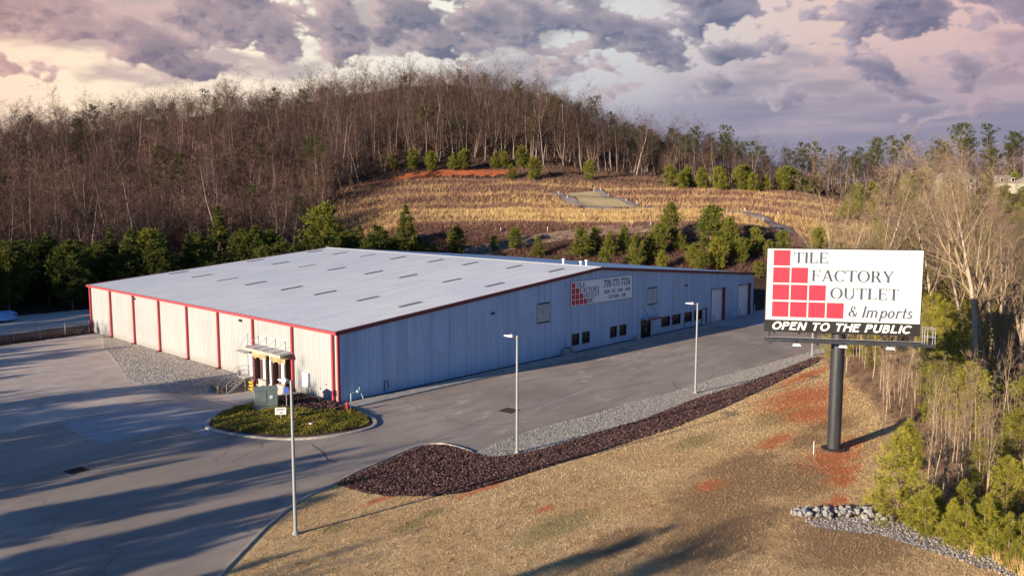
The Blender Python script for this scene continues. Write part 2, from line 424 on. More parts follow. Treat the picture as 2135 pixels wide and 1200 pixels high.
def mat_panel(name, col, streak=.25, base_dirt=True):
    """painted ribbed steel sheet with rain streaks and splash dirt"""
    m, b, p = new_mat(name)
    P = pos(b)
    n = b.noise(b.mapping(P, scale=(1.6, 1.6, .07)), 1.0, 5, .6)
    n2 = b.noise(P, .25, 4, .55)
    c = b.mix(b.smooth(n, .35, .75), col, tuple(x * (1 - streak) for x in col))
    c = b.mix(b.m('MULTIPLY', b.smooth(n2, .4, .75), .5), c, tuple(x * .78 for x in col))
    if base_dirt:
        s = b.n.new('ShaderNodeSeparateXYZ'); b.l.new(P, s.inputs[0])
        z = b.m('ADD', s.outputs[2], b.m('MULTIPLY', n, .9))
        c = b.mix(b.m('MULTIPLY', b.smooth(z, 1.5, .3), .45), c, (.22, .17, .13))
    b.put(p.inputs['Base Color'], c); p.inputs['Roughness'].default_value = .45; p.inputs['Specular IOR Level'].default_value = .35
    return m
M['panel_white'] = mat_panel('white_wall_panel', (.40, .40, .39), .10)
M['panel_blue'] = mat_panel('blue_grey_wall_panel', (.45, .57, .74), .28, False)

def mat_roof():
    m, b, p = new_mat('galvalume_roof_panel')
    P = pos(b)
    n = b.noise(b.mapping(P, scale=(.35, 1.4, 1)), .5, 6, .65)
    n2 = b.noise(P, .09, 4, .5)
    n3 = b.noise(b.mapping(P, scale=(.10, 1.2, 1)), 1.1, 4, .7)
    c = b.mix(b.smooth(n, .35, .7), (.84, .82, .77), (.72, .71, .68))
    c = b.mix(b.m('MULTIPLY', b.smooth(n2, .45, .7), .5), c, (.70, .71, .74))
    c = b.mix(b.m('MULTIPLY', b.smooth(n3, .60, .78), .5), c, (.53, .53, .55))
    b.put(p.inputs['Base Color'], c); p.inputs['Roughness'].default_value = .42; p.inputs['Metallic'].default_value = .0
    return m
M['roof'] = mat_roof()
M['skylight'] = mat_plain('dirty_skylight_strip', (.13, .125, .11), .6, 0, .2, 2)

def mat_glass():
    m, b, p = new_mat('dark_window_glass')
    n = b.noise(objco(b), 1.4, 3, .5)
    b.put(p.inputs['Base Color'], b.mix(b.smooth(n, .4, .6), (.010, .010, .012), (.035, .024, .02)))
    p.inputs['Roughness'].default_value = .12; p.inputs['Specular IOR Level'].default_value = .35
    return m
M['glass'] = mat_glass()

# --- ground coverings
def mat_asphalt():
    m, b, p = new_mat('worn_asphalt')
    P = pos(b)
    big = b.noise(P, .07, 5, .6, .6)
    mid = b.noise(b.mapping(P, rot=(0, 0, radians(-12)), scale=(.35, 1.6, 1)), .45, 6, .62, .3)
    fine = b.noise(P, 14, 3, .7)
    pat = b.noise(b.mapping(P, rot=(0, 0, radians(38)), scale=(.55, 1.9, 1)), .42, 3, .5, .2)
    c = b.mix(b.smooth(big, .3, .7), (.270, .220, .172), (.400, .325, .258))
    c = b.mix(b.m('MULTIPLY', b.smooth(mid, .42, .70), .55), c, (.20, .165, .135))
    s = b.n.new('ShaderNodeSeparateXYZ'); b.l.new(P, s.inputs[0])
    # dried puddles and scuffs in front of the long wall
    zone = b.m('MULTIPLY', b.smooth(s.outputs[0], -2, 8), b.smooth(s.outputs[0], 62, 40))
    c = b.mix(b.m('MULTIPLY', b.m('MULTIPLY', b.m('MULTIPLY', b.smooth(pat, .61, .68), b.smooth(big, .42, .58)), zone), .8), c, (.52, .46, .40))
    # hairline cracks
    v = b.n.new('ShaderNodeTexVoronoi'); v.feature = 'DISTANCE_TO_EDGE'; v.inputs['Scale'].default_value = .11
    b.l.new(b.xyz(b.m('ADD', s.outputs[0], b.m('MULTIPLY', mid, 3.0)), b.m('ADD', s.outputs[1], b.m('MULTIPLY', big, 6.0)), 0.0), v.inputs['Vector'])
    c = b.mix(b.m('MULTIPLY', b.smooth(v.outputs['Distance'], .008, .002), .38), c, (.05, .047, .045))
    c = b.mix(b.m('MULTIPLY', b.smooth(fine, .35, .75), .25), c, (.36, .34, .33))
    b.put(p.inputs['Base Color'], c); p.inputs['Roughness'].default_value = .85; p.inputs['Specular IOR Level'].default_value = .25
    bump(b, p, b.noise(P, 30, 3, .7), .5, .02)
    return m
M['asphalt'] = mat_asphalt()

def mat_ground_mix(name, c0, c1, c2, s1=.12, s2=1.2, bs=.5, bd=.05, fine=18, aniso=None):
    m, b, p = new_mat(name)
    P = pos(b)
    Q = b.mapping(P, rot=(0, 0, aniso[0]), scale=aniso[1]) if aniso else P
    n1 = b.noise(Q, s1, 5, .6, .4); n2 = b.noise(Q, s2, 6, .65, .2); n3 = b.noise(P, fine, 3, .7)
    c = b.mix(b.smooth(n1, .3, .7), c0, c1)
    c = b.mix(b.m('MULTIPLY', b.smooth(n2, .4, .72), .7), c, c2)
    c = b.mix(b.m('MULTIPLY', b.smooth(n3, .5, .8), .35), c, tuple(min(1, x * 1.7) for x in c1))
    c = b.mix(b.m('MULTIPLY', b.smooth(n3, .5, .25), .4), c, tuple(x * .45 for x in c0))
    b.put(p.inputs['Base Color'], c); p.inputs['Roughness'].default_value = .95; p.inputs['Specular IOR Level'].default_value = .1
    bump(b, p, b.m('ADD', n3, b.m('MULTIPLY', n2, 1.5)), bs, bd)
    return m
M['gravel_lot'] = mat_ground_mix('compacted_gravel', (.45, .385, .33), (.57, .49, .42), (.38, .28, .21), .06, .5, .6, .04, 9)
M['apron'] = mat_ground_mix('worn_concrete_apron', (.33, .325, .325), (.40, .39, .385), (.28, .275, .28), .08, .4, .2, .02, 12)
M['mulch_base'] = mat_ground_mix('red_brown_mulch', (.085, .050, .046), (.13, .075, .066), (.06, .034, .03), .2, 1.5, .8, .06, 14)
M['gravel_bed'] = mat_ground_mix('pale_gravel', (.40, .355, .295), (.50, .445, .375), (.30, .26, .215), .2, 1.5, .8, .05, 10)
M['soil'] = mat_ground_mix('dark_wet_soil', (.04, .03, .026), (.06, .045, .036), (.03, .022, .02), .3, 2, .6, .05, 10)
M['dirt_road'] = mat_ground_mix('dirt_track', (.30, .21, .145), (.37, .27, .185), (.22, .15, .11), .12, .8, .4, .05, 5)
M['field_road'] = mat_ground_mix('old_paved_lane', (.20, .165, .15), (.26, .215, .19), (.16, .13, .12), .12, .8, .4, .05, 5)
M['mown'] = mat_ground_mix('mown_pale_turf', (.33, .26, .14), (.38, .30, .17), (.27, .22, .12), .08, .6, .4, .05, 4)
M['clay'] = mat_ground_mix('bare_red_clay', (.42, .11, .045), (.50, .15, .06), (.28, .075, .035), .12, .9, .7, .15, 4)
M['wash_stone'] = mat_ground_mix('grey_drain_stones', (.22, .205, .20), (.30, .28, .27), (.13, .115, .11), .3, 2.5, .8, .06, 9)

SPOTS_CLAY = [(3.55, -37.2, 1.3, .65), (-6.9, -31.7, .8, .3), (32, -31.2, 6.5, 2.3), (27, -34.0, 4.0, 2.0), (15.0, -40.8, 3.2, 1.5), (16.5, -35.6, 2.6, .7), (12.6, -42.4, 1.6, .9), (42, -27.2, 6, .7), (10.5, -43.2, 1.8, .7),
              (-7.2, -26.3, 2.6, .35), (-12.6, -22.9, 1.6, .35), (6, -44.6, 1.6, .5), (20, -40.2, 1.8, .8)]
SPOTS_GREEN = [(-14.45, -27.5, 1.2, .6), (-17.5, -24.6, .8, .5), (-12.0, -27.0, .8, .5), (-8.5, -34.0, 3.0, 1.2), (24, -32.5, 4, 1.5), (12, -31, 3, 1.0)]
SPOTS_DARK = [(4, -38.5, 7.5, 2.6), (-3, -41.5, 6, 2.6), (8.5, -36.6, 5, 1.6), (1, -47.5, 5, 3.2), (18.5, -37.4, 3.6, 1.2), (-8, -38, 3, 1.0), (9, -41, 4.5, 2.4), (24, -37, 4, 1.6)]
def spot_mask(b, P, spots, edge, warp):
    s = b.n.new('ShaderNodeSeparateXYZ'); b.l.new(P, s.inputs[0])
    best = None
    for (x, y, rx, ry) in spots:
        dx = b.m('MULTIPLY', b.m('SUBTRACT', s.outputs[0], x), 1 / rx); dy = b.m('MULTIPLY', b.m('SUBTRACT', s.outputs[1], y), 1 / ry)
        r = b.m('SQRT', b.m('ADD', b.m('MULTIPLY', dx, dx), b.m('MULTIPLY', dy, dy)))
        best = r if best is None else b.m('MINIMUM', best, r)
    return b.smooth(b.m('ADD', best, warp), 1.0 + edge, 1.0 - edge)

def mat_lawn(name, gain):
    m, b, p = new_mat(name)
    P = pos(b)
    n1 = b.noise(P, .16, 5, .6, .5); n2 = b.noise(P, .9, 6, .65); n3 = b.noise(P, 9, 4, .7)
    g = lambda c: tuple(min(x * gain, 1) for x in c)
    at = b.n.new('ShaderNodeAttribute'); at.attribute_name = 'tint'
    c = b.mix(b.smooth(n1, .35, .65), g((.56, .40, .205)), g((.47, .315, .15)))
    c = b.mix(b.m('MULTIPLY', b.smooth(n2, .42, .70), .6), c, g((.33, .215, .11)))
    n5 = b.noise(P, 2.6, 5, .65)
    c = b.mix(b.m('MULTIPLY', b.smooth(n5, .50, .68), .5), c, g((.25, .16, .08)))
    c = b.mix(b.m('MULTIPLY', b.smooth(n5, .48, .30), .4), c, g((.66, .50, .28)))
    wob = b.m('MULTIPLY', b.m('SUBTRACT', n2, .5), 2.2)
    wob1 = b.m('MULTIPLY', b.m('SUBTRACT', n1, .5), 1.6)
    n4 = b.noise(b.mapping(P, rot=(0, 0, radians(-20)), scale=(.6, 1.3, 1)), 2.0, 7, .7, .6)
    c = b.mix(b.m('MULTIPLY', spot_mask(b, P, SPOTS_DARK, .45, b.m('ADD', wob, wob1)), .80), c, g((.20, .125, .068)))
    c = b.mix(b.m('MULTIPLY', spot_mask(b, P, SPOTS_GREEN, .5, wob), .6), c, g((.17, .16, .06)))
    c = b.mix(b.m('MULTIPLY', spot_mask(b, P, SPOTS_CLAY, .55, b.m('ADD', b.m('ADD', wob, b.m('MULTIPLY', b.m('SUBTRACT', n4, .5), 3.4)), b.m('MULTIPLY', b.m('SUBTRACT', n3, .5), 1.2))), .85), c, g((.47, .135, .05)))
    c = b.mix(b.m('MULTIPLY', b.smooth(n3, .5, .8), .35), c, g((.55, .42, .24)))
    c = b.mix(b.m('MULTIPLY', b.smooth(n3, .48, .25), .5), c, g((.16, .10, .055)))
    if 'blades' in name: c = b.mix(b.smooth(at.outputs['Fac'], .55, .05), c, g((.17, .105, .05)))
    b.put(p.inputs['Base Color'], c); p.inputs['Roughness'].default_value = .95; p.inputs['Specular IOR Level'].default_value = .08
    bump(b, p, b.m('ADD', n3, b.noise(P, 25, 2, .7)), .8, .06)
    return m
M['lawn'] = mat_lawn('dormant_lawn', 1.15)
M['blade'] = mat_lawn('dormant_grass_blades', 1.5)

def mat_terrain():
    m, b, p = new_mat('hill_ground')
    P = pos(b)
    a = b.n.new('ShaderNodeAttribute'); a.attribute_name = 'tint'
    R = b.mapping(P, rot=(0, 0, radians(43.2)))
    n1 = b.noise(P, .05, 5, .6, .3); n2 = b.noise(P, .5, 6, .65); n3 = b.noise(P, 3, 3, .7)
    Rs = b.n.new('ShaderNodeSeparateXYZ'); b.l.new(R, Rs.inputs[0])
    st = b.noise(b.mapping(P, rot=(0, 0, radians(46.8)), scale=(.02, .18, 1)), 1.0, 5, .6, .3)
    forest = b.mix(b.smooth(n2, .3, .7), (.055, .036, .027), (.085, .054, .038))
    forest = b.mix(b.m('MULTIPLY', b.smooth(n3, .5, .8), .5), forest, (.125, .08, .055))
    field = b.mix(b.smooth(st, .35, .65), (.20, .11, .085), (.26, .155, .10))
    field = b.mix(b.m('MULTIPLY', b.smooth(n2, .42, .68), .75), field, (.13, .07, .06))
    field = b.mix(b.m('MULTIPLY', b.smooth(n3, .5, .8), .4), field, (.43, .32, .18))
    c = b.mix(b.smooth(b.m('ADD', a.outputs['Fac'], b.m('MULTIPLY', b.m('SUBTRACT', n2, .5), .4)), .35, .65), forest, field)
    b.put(p.inputs['Base Color'], c); p.inputs['Roughness'].default_value = 1.0; p.inputs['Specular IOR Level'].default_value = .05
    bump(b, p, b.m('ADD', n3, n2), .8, .5)
    return m
M['terrain'] = mat_terrain()

# ------------------------------------------------------------------ ground sheet, to the horizon
def azim(x, y): return (np.degrees(np.arctan2(np.asarray(x) + 44.195, np.asarray(y) + 63.852)) + 40) % 360 - 40
def dist(x, y): return np.hypot(np.asarray(x) + 44.195, np.asarray(y) + 63.852)
def sstep(v, a, b_):
    t = np.clip((np.asarray(v, float) - a) / (b_ - a), 0, 1); return t * t * (3 - 2 * t)

def dock_dip(x, y):
    """the loading dock lies in a shallow ramp"""
    return sstep(x, -11.5, -4.5) * sstep(y, 5.8, 8.0) * sstep(y, 18.2, 15.8) * sstep(x, .6, .1)

def build_ground():
    th = np.concatenate([np.arange(-42, 132, .5), np.arange(132, 318, 4.0)])
    rd = np.concatenate([np.arange(0.5, 130, 2.5), np.arange(130, 300, 1.6), np.arange(300, 520, 4), [540, 580, 640, 720, 800, 950, 1200, 1700, 2400, 3000, 6000]])
    A, Rr = np.meshgrid(np.radians(th), rd, indexing='ij')
    X = CAMP.x + np.sin(A) * Rr; Y = CAMP.y + np.cos(A) * Rr
    Z = terrain(X, Y)
    pad = sstep(X, -16, -13) * sstep(X, 4, 1) * sstep(Y, 2, 5) * sstep(Y, 21, 18.5)
    Z = Z - .06 - 1.5 * pad
    # the building stands on level fill
    flat = sstep(X, -8, -2) * sstep(X, 93, 85) * sstep(Y, -8, -2) * sstep(Y, 70, 63)
    Z = Z * (1 - flat) + (-.06 - 1.5 * pad) * flat
    nt, nr = A.shape
    idx = np.arange(nt * nr).reshape(nt, nr)
    a, b_ = idx, np.roll(idx, -1, axis=0)
    F = np.stack([a[:, :-1], a[:, 1:], b_[:, 1:], b_[:, :-1]], -1).reshape(-1, 4)
    az = azim(X, Y); d = dist(X, Y)
    fld = sstep(az, 33.5, 35.5) * sstep(az, 92, 88) * sstep(d, 196, 206) * sstep(d, 291, 285)
    o = mesh_tris('ground', np.stack([X, Y, Z], -1).reshape(-1, 3), F[:, ::-1], M['terrain'], tint=fld.ravel())
    o.data.polygons.foreach_set('use_smooth', [True] * len(o.data.polygons))
    tag(o, 'ground of the valley and wooded hill around the warehouse', 'ground', kind='structure')
build_ground()

def inside(P, poly):
    x, y = P[:, 0], P[:, 1]; r = np.zeros(len(P), bool); n = len(poly)
    for i in range(n):
        x0, y0 = poly[i]; x1, y1 = poly[(i + 1) % n]
        c = (y0 > y) != (y1 > y)
        with np.errstate(divide='ignore', invalid='ignore'):
            xi = (x1 - x0) * (y - y0) / (y1 - y0) + x0
        r ^= c & (x < xi)
    return r

def sheet(name, poly, z, mat, step=2.0, label=None, wob=0.0):
    """a surface lying on the ground: outline filled with a grid that follows z(x, y)"""
    P = []
    n = len(poly)
    rs = np.random.default_rng(len(name) + n)
    for i in range(n):
        a, b_ = np.array(poly[i], float), np.array(poly[(i + 1) % n], float)
        L = np.linalg.norm(b_ - a); k = max(1, int(L / (step if not wob else min(step, .5))))
        for t in range(k):
            q = a + (b_ - a) * t / k
            if wob and t: q = q + rs.normal(0, wob, 2)
            P.append(q)
    P = np.array(P); nb = len(P)
    lo, hi = P.min(0), P.max(0)
    gx, gy = np.meshgrid(np.arange(lo[0] + step / 2, hi[0], step), np.arange(lo[1] + step / 2, hi[1], step))
    G = np.stack([gx.ravel(), gy.ravel()], -1); G = G[inside(G, [tuple(p) for p in P])]
    V = [Vector((float(p[0]), float(p[1]))) for p in np.concatenate([P, G])]
    E = [(i, (i + 1) % nb) for i in range(nb)]
    v, e, f, *_ = delaunay_2d_cdt(V, E, [list(range(nb))], 1, 1e-4)
    X = np.array([(p.x, p.y) for p in v]); Z = z(X[:, 0], X[:, 1]) if callable(z) else np.full(len(X), z)
    o = mesh_tris(name, np.column_stack([X, Z]), np.array([tuple(q) for q in f]), mat)
    o.data.polygons.foreach_set('use_smooth', [True] * len(o.data.polygons))
    return tag(o, label, kind='structure')

yard = lambda off: (lambda x, y: off - 1.1 * dock_dip(x, y))
KERB = [(-34, -33), (-29.5, -29.2), (-24.96, -25.35), (-22.22, -23.16), (-19.8, -21.31), (-16.64, -19.41), (-13.71, -18.48), (-10.93, -17.48), (-8.28, -16.9), (-4.93, -16.1), (-3.54, -16.0), (-2.6, -16.3), (-2.05, -17.01), (-1.85, -18.52), (-1.98, -20.16)]
ASPH_EDGE = [(-1.75, -20.12), (2.16, -19.94), (6.56, -19.75), (12.61, -20.4), (17.53, -20.35), (24.28, -20.9), (34.73, -20.9), (39.11, -21.3), (47.15, -21.4), (54.87, -21.87), (62, -22)]
sheet('asphalt', [(-75, -80), (-45, -44), (-34, -34), (-25, -26.2), (-16, -20), (-8, -17.8), (-3, -17), (-2.6, -21), (10, -21.5), (55, -23), (75, -21), (96, -19), (96, 1), (0.2, 1), (0.2, 9.2), (-8, 9.8), (-14, 11), (-20, 12.6), (-25, 11.9), (-75, 8)], yard(0.0), M['asphalt'], 1.6, 'grey asphalt drive and parking lot beside the warehouse')
sheet('gravel_lot', [(.2, 9.0), (-3.2, 9.1), (-7.8, 9.8), (-13.7, 10.9), (-19.6, 12.5), (-25, 11.8), (-75, 7.6), (-75, 58), (-12.3, 57.2), (.2, 59)], yard(.004), M['gravel_lot'], 1.2, 'compacted gravel yard in front of the white wall', wob=.12)
sheet('concrete_apron', [(-20.6, 12.2), (-20.64, 2.81), (-13.7, 3.04), (-13.76, -.93), (-12.4, -.6), (-11.5, 2.7), (-9.6, 4.6), (-5.0, 6.3), (.2, 6.9), (.2, 14.5), (-6, 14.2), (-11, 11.0)], yard(.009), M['apron'], .8, 'pale concrete apron leading to the loading dock')
sheet('back_road', [(-80, 60), (-10, 66.5), (0, 68.0), (30, 71), (30, 86), (4, 86.5), (-20, 85), (-80, 80)], .006, M['gravel_lot'], 3, 'gravel track behind the chain link fence', wob=.2)

lawn_z = lambda off: (lambda x, y: off + .055 + .05 * np.sin(x * .21 + .6) * np.sin(y * .27) * sstep(y, -24, -32) + .25 * sstep(y, -30, -46) * sstep(x, 30, 0))
LAWN = [(-33.9, -33.2)] + [(x + .05, y - .12) for x, y in KERB[1:-4]] + [(-2.62, -16.5), (-2.2, -17.1), (-2.0, -18.5), (-2.1, -20.3)] + ASPH_EDGE[1:] + [(72, -24), (76, -34), (52, -41), (30, -46), (18, -52), (12, -62), (6, -80), (-40, -80), (-44, -50)]
sheet('lawn', LAWN, lawn_z(0), M['lawn'], 1.2, 'tan dormant lawn sloping away from the drive')
MULCH = [(-13.2, -18.5), (-12.9, -21.2), (-12.0, -23.1), (-10.3, -24.9), (-8.65, -25.86), (-5.5, -26.3), (-1.3, -26.5), (4.2, -27.0), (13.7, -27.7), (22, -27.5), (33.4, -26.6), (48.9, -25.0), (53, -24.2),
         (51.3, -23.4), (44, -23.8), (34.3, -24.1), (24.2, -23.8), (15.2, -24.3), (8.2, -23.9), (2.1, -23.5), (-.3, -23.0), (-2.1, -22.1), (-2.15, -20.2), (-2.1, -18.6), (-2.35, -17.2), (-2.9, -16.6), (-3.6, -16.3), (-5, -16.4), (-8.3, -17.25), (-11, -17.8)]
GRAV = [(-2.0, -20.4)] + [(x, y + .25) for x, y in ASPH_EDGE[1:]] + [(60, -23.2), (53, -23.4), (51.3, -23.5), (44, -23.9), (34.3, -24.2), (24.2, -23.9), (15.2, -24.4), (8.2, -24.0), (2.1, -23.6), (-.3, -23.1), (-1.9, -22.2)]
sheet('mulch_bed', MULCH, lawn_z(.03), M['mulch_base'], .8, 'red brown mulch bed along the lawn edge', wob=.10)
sheet('gravel_strip', GRAV, lawn_z(.015), M['gravel_bed'], .8, 'pale gravel strip between asphalt and mulch', wob=.14)
sheet('drain_channel', [(1.9, -44.2), (4.6, -46.6), (6.2, -47.4), (5.2, -49.6), (4.4, -52), (4.2, -56), (3.4, -60), (1.4, -60), (1.9, -55), (2.4, -51.5), (2.7, -48.6), (1.2, -45.2)], lawn_z(.02), M['wash_stone'], .6, 'stony drainage wash at the foot of the pines', wob=.12)

# kerbs: one run along the lawn, one round the planted island, one along the pavement
def kerb_run(name, pts, w, z0, h, mat, label, closed=False):
    pts = [Vector((x, y)) for x, y in pts]
    # resample smooth
    k = len(pts); fine = []
    rng_ = range(k if closed else k - 1)
    for i in rng_:
        p0, p1, p2, p3 = pts[(i-1) % k] if closed or i else pts[0], pts[i], pts[(i+1) % k], pts[(i+2) % k] if closed or i + 2 < k else pts[-1]
        for t in (0, .25, .5, .75):
            fine.append(.5 * ((2*p1) + (p2-p0)*t + (2*p0-5*p1+4*p2-p3)*t*t + (3*p1-p0-3*p2+p3)*t**3))
    if not closed: fine.append(pts[-1])
    n = len(fine); mb = MB(); V = []
    for i, p in enumerate(fine):
        a = fine[(i-1) % n] if closed or i else p; c = fine[(i+1) % n] if closed or i < n-1 else p
        d = (c - a).normalized(); nn = Vector((-d.y, d.x)) * w / 2
        for q, z in ((p+nn, z0), (p+nn*.8, z0+h*.85), (p+nn*.55, z0+h), (p-nn*.55, z0+h), (p-nn*.8, z0+h*.85), (p-nn, z0)):
            V.append((q.x, q.y, z))
    F = []
    for i in range(n if closed else n-1):
        for j in range(5):
            F.append((i*6+j, i*6+j+1, ((i+1) % n)*6+j+1, ((i+1) % n)*6+j))
    if not closed: F += [tuple(range(6)), tuple(range((n-1)*6, n*6))]
    mb.add(V, F)
    o = mb.build(name, mat)
    return tag(o, label, kind='structure')
kerb_run('kerb', KERB, .20, -.02, .15, M['kerb'], 'concrete kerb between drive and lawn')
ISLAND = [(-12.5, 1.02), (-11.7, 2.5), (-10.5, 3.8), (-8.2, 5.2), (-5.18, 6.1), (-2.6, 6.4), (-.75, 5.9), (-.6, 3), (-.6, -1.6), (-.9, -4.13), (-1.2, -6.6), (-2.1, -8.3), (-3.44, -9.1), (-5.28, -9.05), (-7.04, -8.6), (-8.73, -7.7), (-10.2, -6.2), (-11.4, -4.0), (-12.2, -1.7), (-12.5, 0)]
kerb_run('kerb', ISLAND, .5, -.3, .44, M['kerb'], 'wide pale kerb round the planted island', closed=True)
island_z = lambda off: (lambda x, y: off + .11 + .22 * np.clip(1 - ((x + 6.4) / 6.2) ** 2 - ((y + 1.4) / 7.6) ** 2, 0, 1))
sheet('planting_bed', [(x * .985 - .1, y * .985) for x, y in ISLAND], island_z(0), M['mulch_base'], .5, 'raised mulch bed of the planted island')

def build_walk():
    mb = MB(); mb.box(-.9, -2.55, -.05, 66.4, -.75, .13)
    tag(mb.build('sidewalk', M['concrete'], bevel=.03), 'narrow concrete pavement along the blue grey wall', kind='structure')
    mb = MB(); mb.box(-.3, -.75, -.05, 66.4, -.12, .06)
    tag(mb.build('soil_strip', M['soil']), 'dark soil strip at the foot of the blue grey wall', kind='structure')
build_walk()
sheet('door_apron', [(66.6, -.02), (66.6, -3.0), (68.6, -6.4), (74, -7.4), (95, -6.0), (95, -.02)], .012, M['apron'], 1.2, 'concrete apron before the two roller doors')

# field lanes and terraces on the far slope
def ribbon(name, pts, w, mat, label, off=.12):
    pts = [Vector(p) for p in pts]; fine = []
    for i in range(len(pts) - 1):
        L = (pts[i+1] - pts[i]).length; k = max(1, int(L / 2))
        fine += [pts[i].lerp(pts[i+1], t / k) for t in range(k)]
    fine.append(pts[-1]); n = len(fine); V = []
    for i, p in enumerate(fine):
        d = (fine[min(i+2, n-1)] - fine[max(i-2, 0)]).normalized(); nn = Vector((-d.y, d.x))
        for s in (-1, -.33, .33, 1):
            q = p + nn * w / 2 * s; V.append((q.x, q.y, float(terrain(q.x, q.y)) + off))
    F = [(i*4+j, i*4+j+1, i*4+5+j, i*4+4+j) for i in range(n-1) for j in range(3)]
    return tag(MB().add(V, F).build(name, mat), label, kind='structure')
ribbon('dirt_road', [(86, 77.5), (90.4, 75.2), (95.3, 72.9), (103.8, 69.9), (111.9, 64.5), (119.6, 58.7), (126.1, 51.8), (133, 42.4), (139, 33)], 5.0, M['dirt_road'], 'dirt track along the foot of the terraced field', .25)
ribbon('lane', [(160, 108.2), (154, 97.3), (151.5, 90.7), (149, 83)], 4.0, M['field_road'], 'grey lane climbing the left side of the mown strip', .2)
ribbon('lane', [(148.0, 86.0), (149.5, 79), (153.3, 71.3), (159.5, 61.5), (164, 51.8), (164.5, 42.6), (155.6, 31.6), (148, 23), (142, 14)], 4.2, M['field_road'], 'pale lane crossing the terraced field to the right', .25)
ribbon('lane', [(171.5, 100.5), (165.6, 90.8), (162.6, 79.2), (157.2, 69)], 2.4, M['field_road'], 'dark narrow lane right of the mown strip', .3)
sheet('mown_strip', [(162.5, 106), (171, 99), (165.5, 89), (161.5, 78), (158, 72.5), (151, 81.5), (153.5, 92)], lambda x, y: terrain(x, y) + .18, M['mown'], 2.5, 'pale mown grass strip between two field lanes')

ribbon('pavement_seam', [(-9.1, -9.3), (-9.6, -11.6), (-10.4, -13.4), (-10.4, -14.6)], .09, M['soil'], 'dark curved seam in the drive below the island', .004)
ribbon('pavement_seam', [(11.0, -15.0), (16.6, -14.2), (21.4, -13.6), (25.5, -12.9), (33.0, -12.2), (41, -11.4)], .22, M['apron'], 'pale dusty seam along the middle of the parking lot', .004)

# ------------------------------------------------------------------ the warehouse
BL, BW, HE, XR, HR = 60.96, 82.36, 6.73, 40.43, 10.24
roof_z = lambda x: HE + (HR - HE) * (x / XR if x <= XR else (BW - x) / (BW - XR))
wh = empty('warehouse', (0, 0, 0), 0, 'long low metal warehouse with white side wall, blue grey front wall and pale roof', 'warehouse')

def ribbed_wall(axis, at, out, length, top, bottom, openings=(), pitch=.305, depth=.035):
    """vertical ribbed sheet along x (axis 0) or y (axis 1); openings: (s0, s1, z0, z1)"""
    mb = MB()
    n = int(round(length / pitch)); pt = []
    for k in range(n):
        s = length * k / n; w = length / n
        pt += [(s, 0), (s + w * .62, 0), (s + w * .72, 1), (s + w * .88, 1)]
    pt.append((length, 0))
    cuts = sorted({c for o in openings for c in o[:2]})
    for c in cuts:
        for e in (c,):
            pt.append((e, 0))
    pt.sort()
    for (s0, d0), (s1, d1) in zip(pt[:-1], pt[1:]):
        if s1 - s0 < 1e-5: continue
        m = (s0 + s1) / 2; segs = []; z = bottom
        for o in sorted([o for o in openings if o[0] <= m <= o[1]], key=lambda o: o[2]):
            if o[2] > z: segs.append((z, o[2], False))
            z = o[3]
        segs.append((z, None, True))
        for a, b_, tt in segs:
            q = []
            for s, d in ((s0, d0), (s1, d1)):
                zz = top(s) if tt else b_
                off = at + out * d * depth
                for h in (a, zz):
                    q.append((s, off, h) if axis == 0 else (off, s, h))
            mb.add([q[0], q[2], q[3], q[1]], [(0, 1, 2, 3)])
    return mb

WIN = [(34.72, 36.1), (36.8, 38.22), (42.70, 44.12), (44.78, 46.28), (54.96, 57.06), (57.77, 59.9), (60.98, 63.06), (63.82, 65.93)]
ROLL = [(68.8, 72.75), (77.2, 81.3)]
ENT = (49.88, 52.08)
op = [(a, b_, .90, 2.29) for a, b_ in WIN] + [(a, b_, -.2, 5.12) for a, b_ in ROLL] + [(ENT[0], ENT[1], -.2, 2.4), (66.05, 67.2, -.2, 2.24)]
ribbed_wall(0, 0, -1, BW, lambda s: roof_z(s) - .02, -.3, op).build('front_wall', M['panel_blue'], wh, recalc=False)
DOCKS = [(12.05, 14.25), (8.45, 10.65)]
ribbed_wall(1, 0, -1, BL, lambda s: HE - .02, -1.4, [(a, b_, .25, 3.0) for a, b_ in DOCKS]).build('side_wall', M['panel_white'], wh, recalc=False)
ribbed_wall(0, BL, 1, BW, lambda s: roof_z(s) - .02, -.3, pitch=.61).build('rear_wall', M['panel_white'], wh, recalc=False)
ribbed_wall(1, BW, 1, BL, lambda s: HE - .02, -.3, pitch=.61).build('side_wall', M['panel_white'], wh, recalc=False)

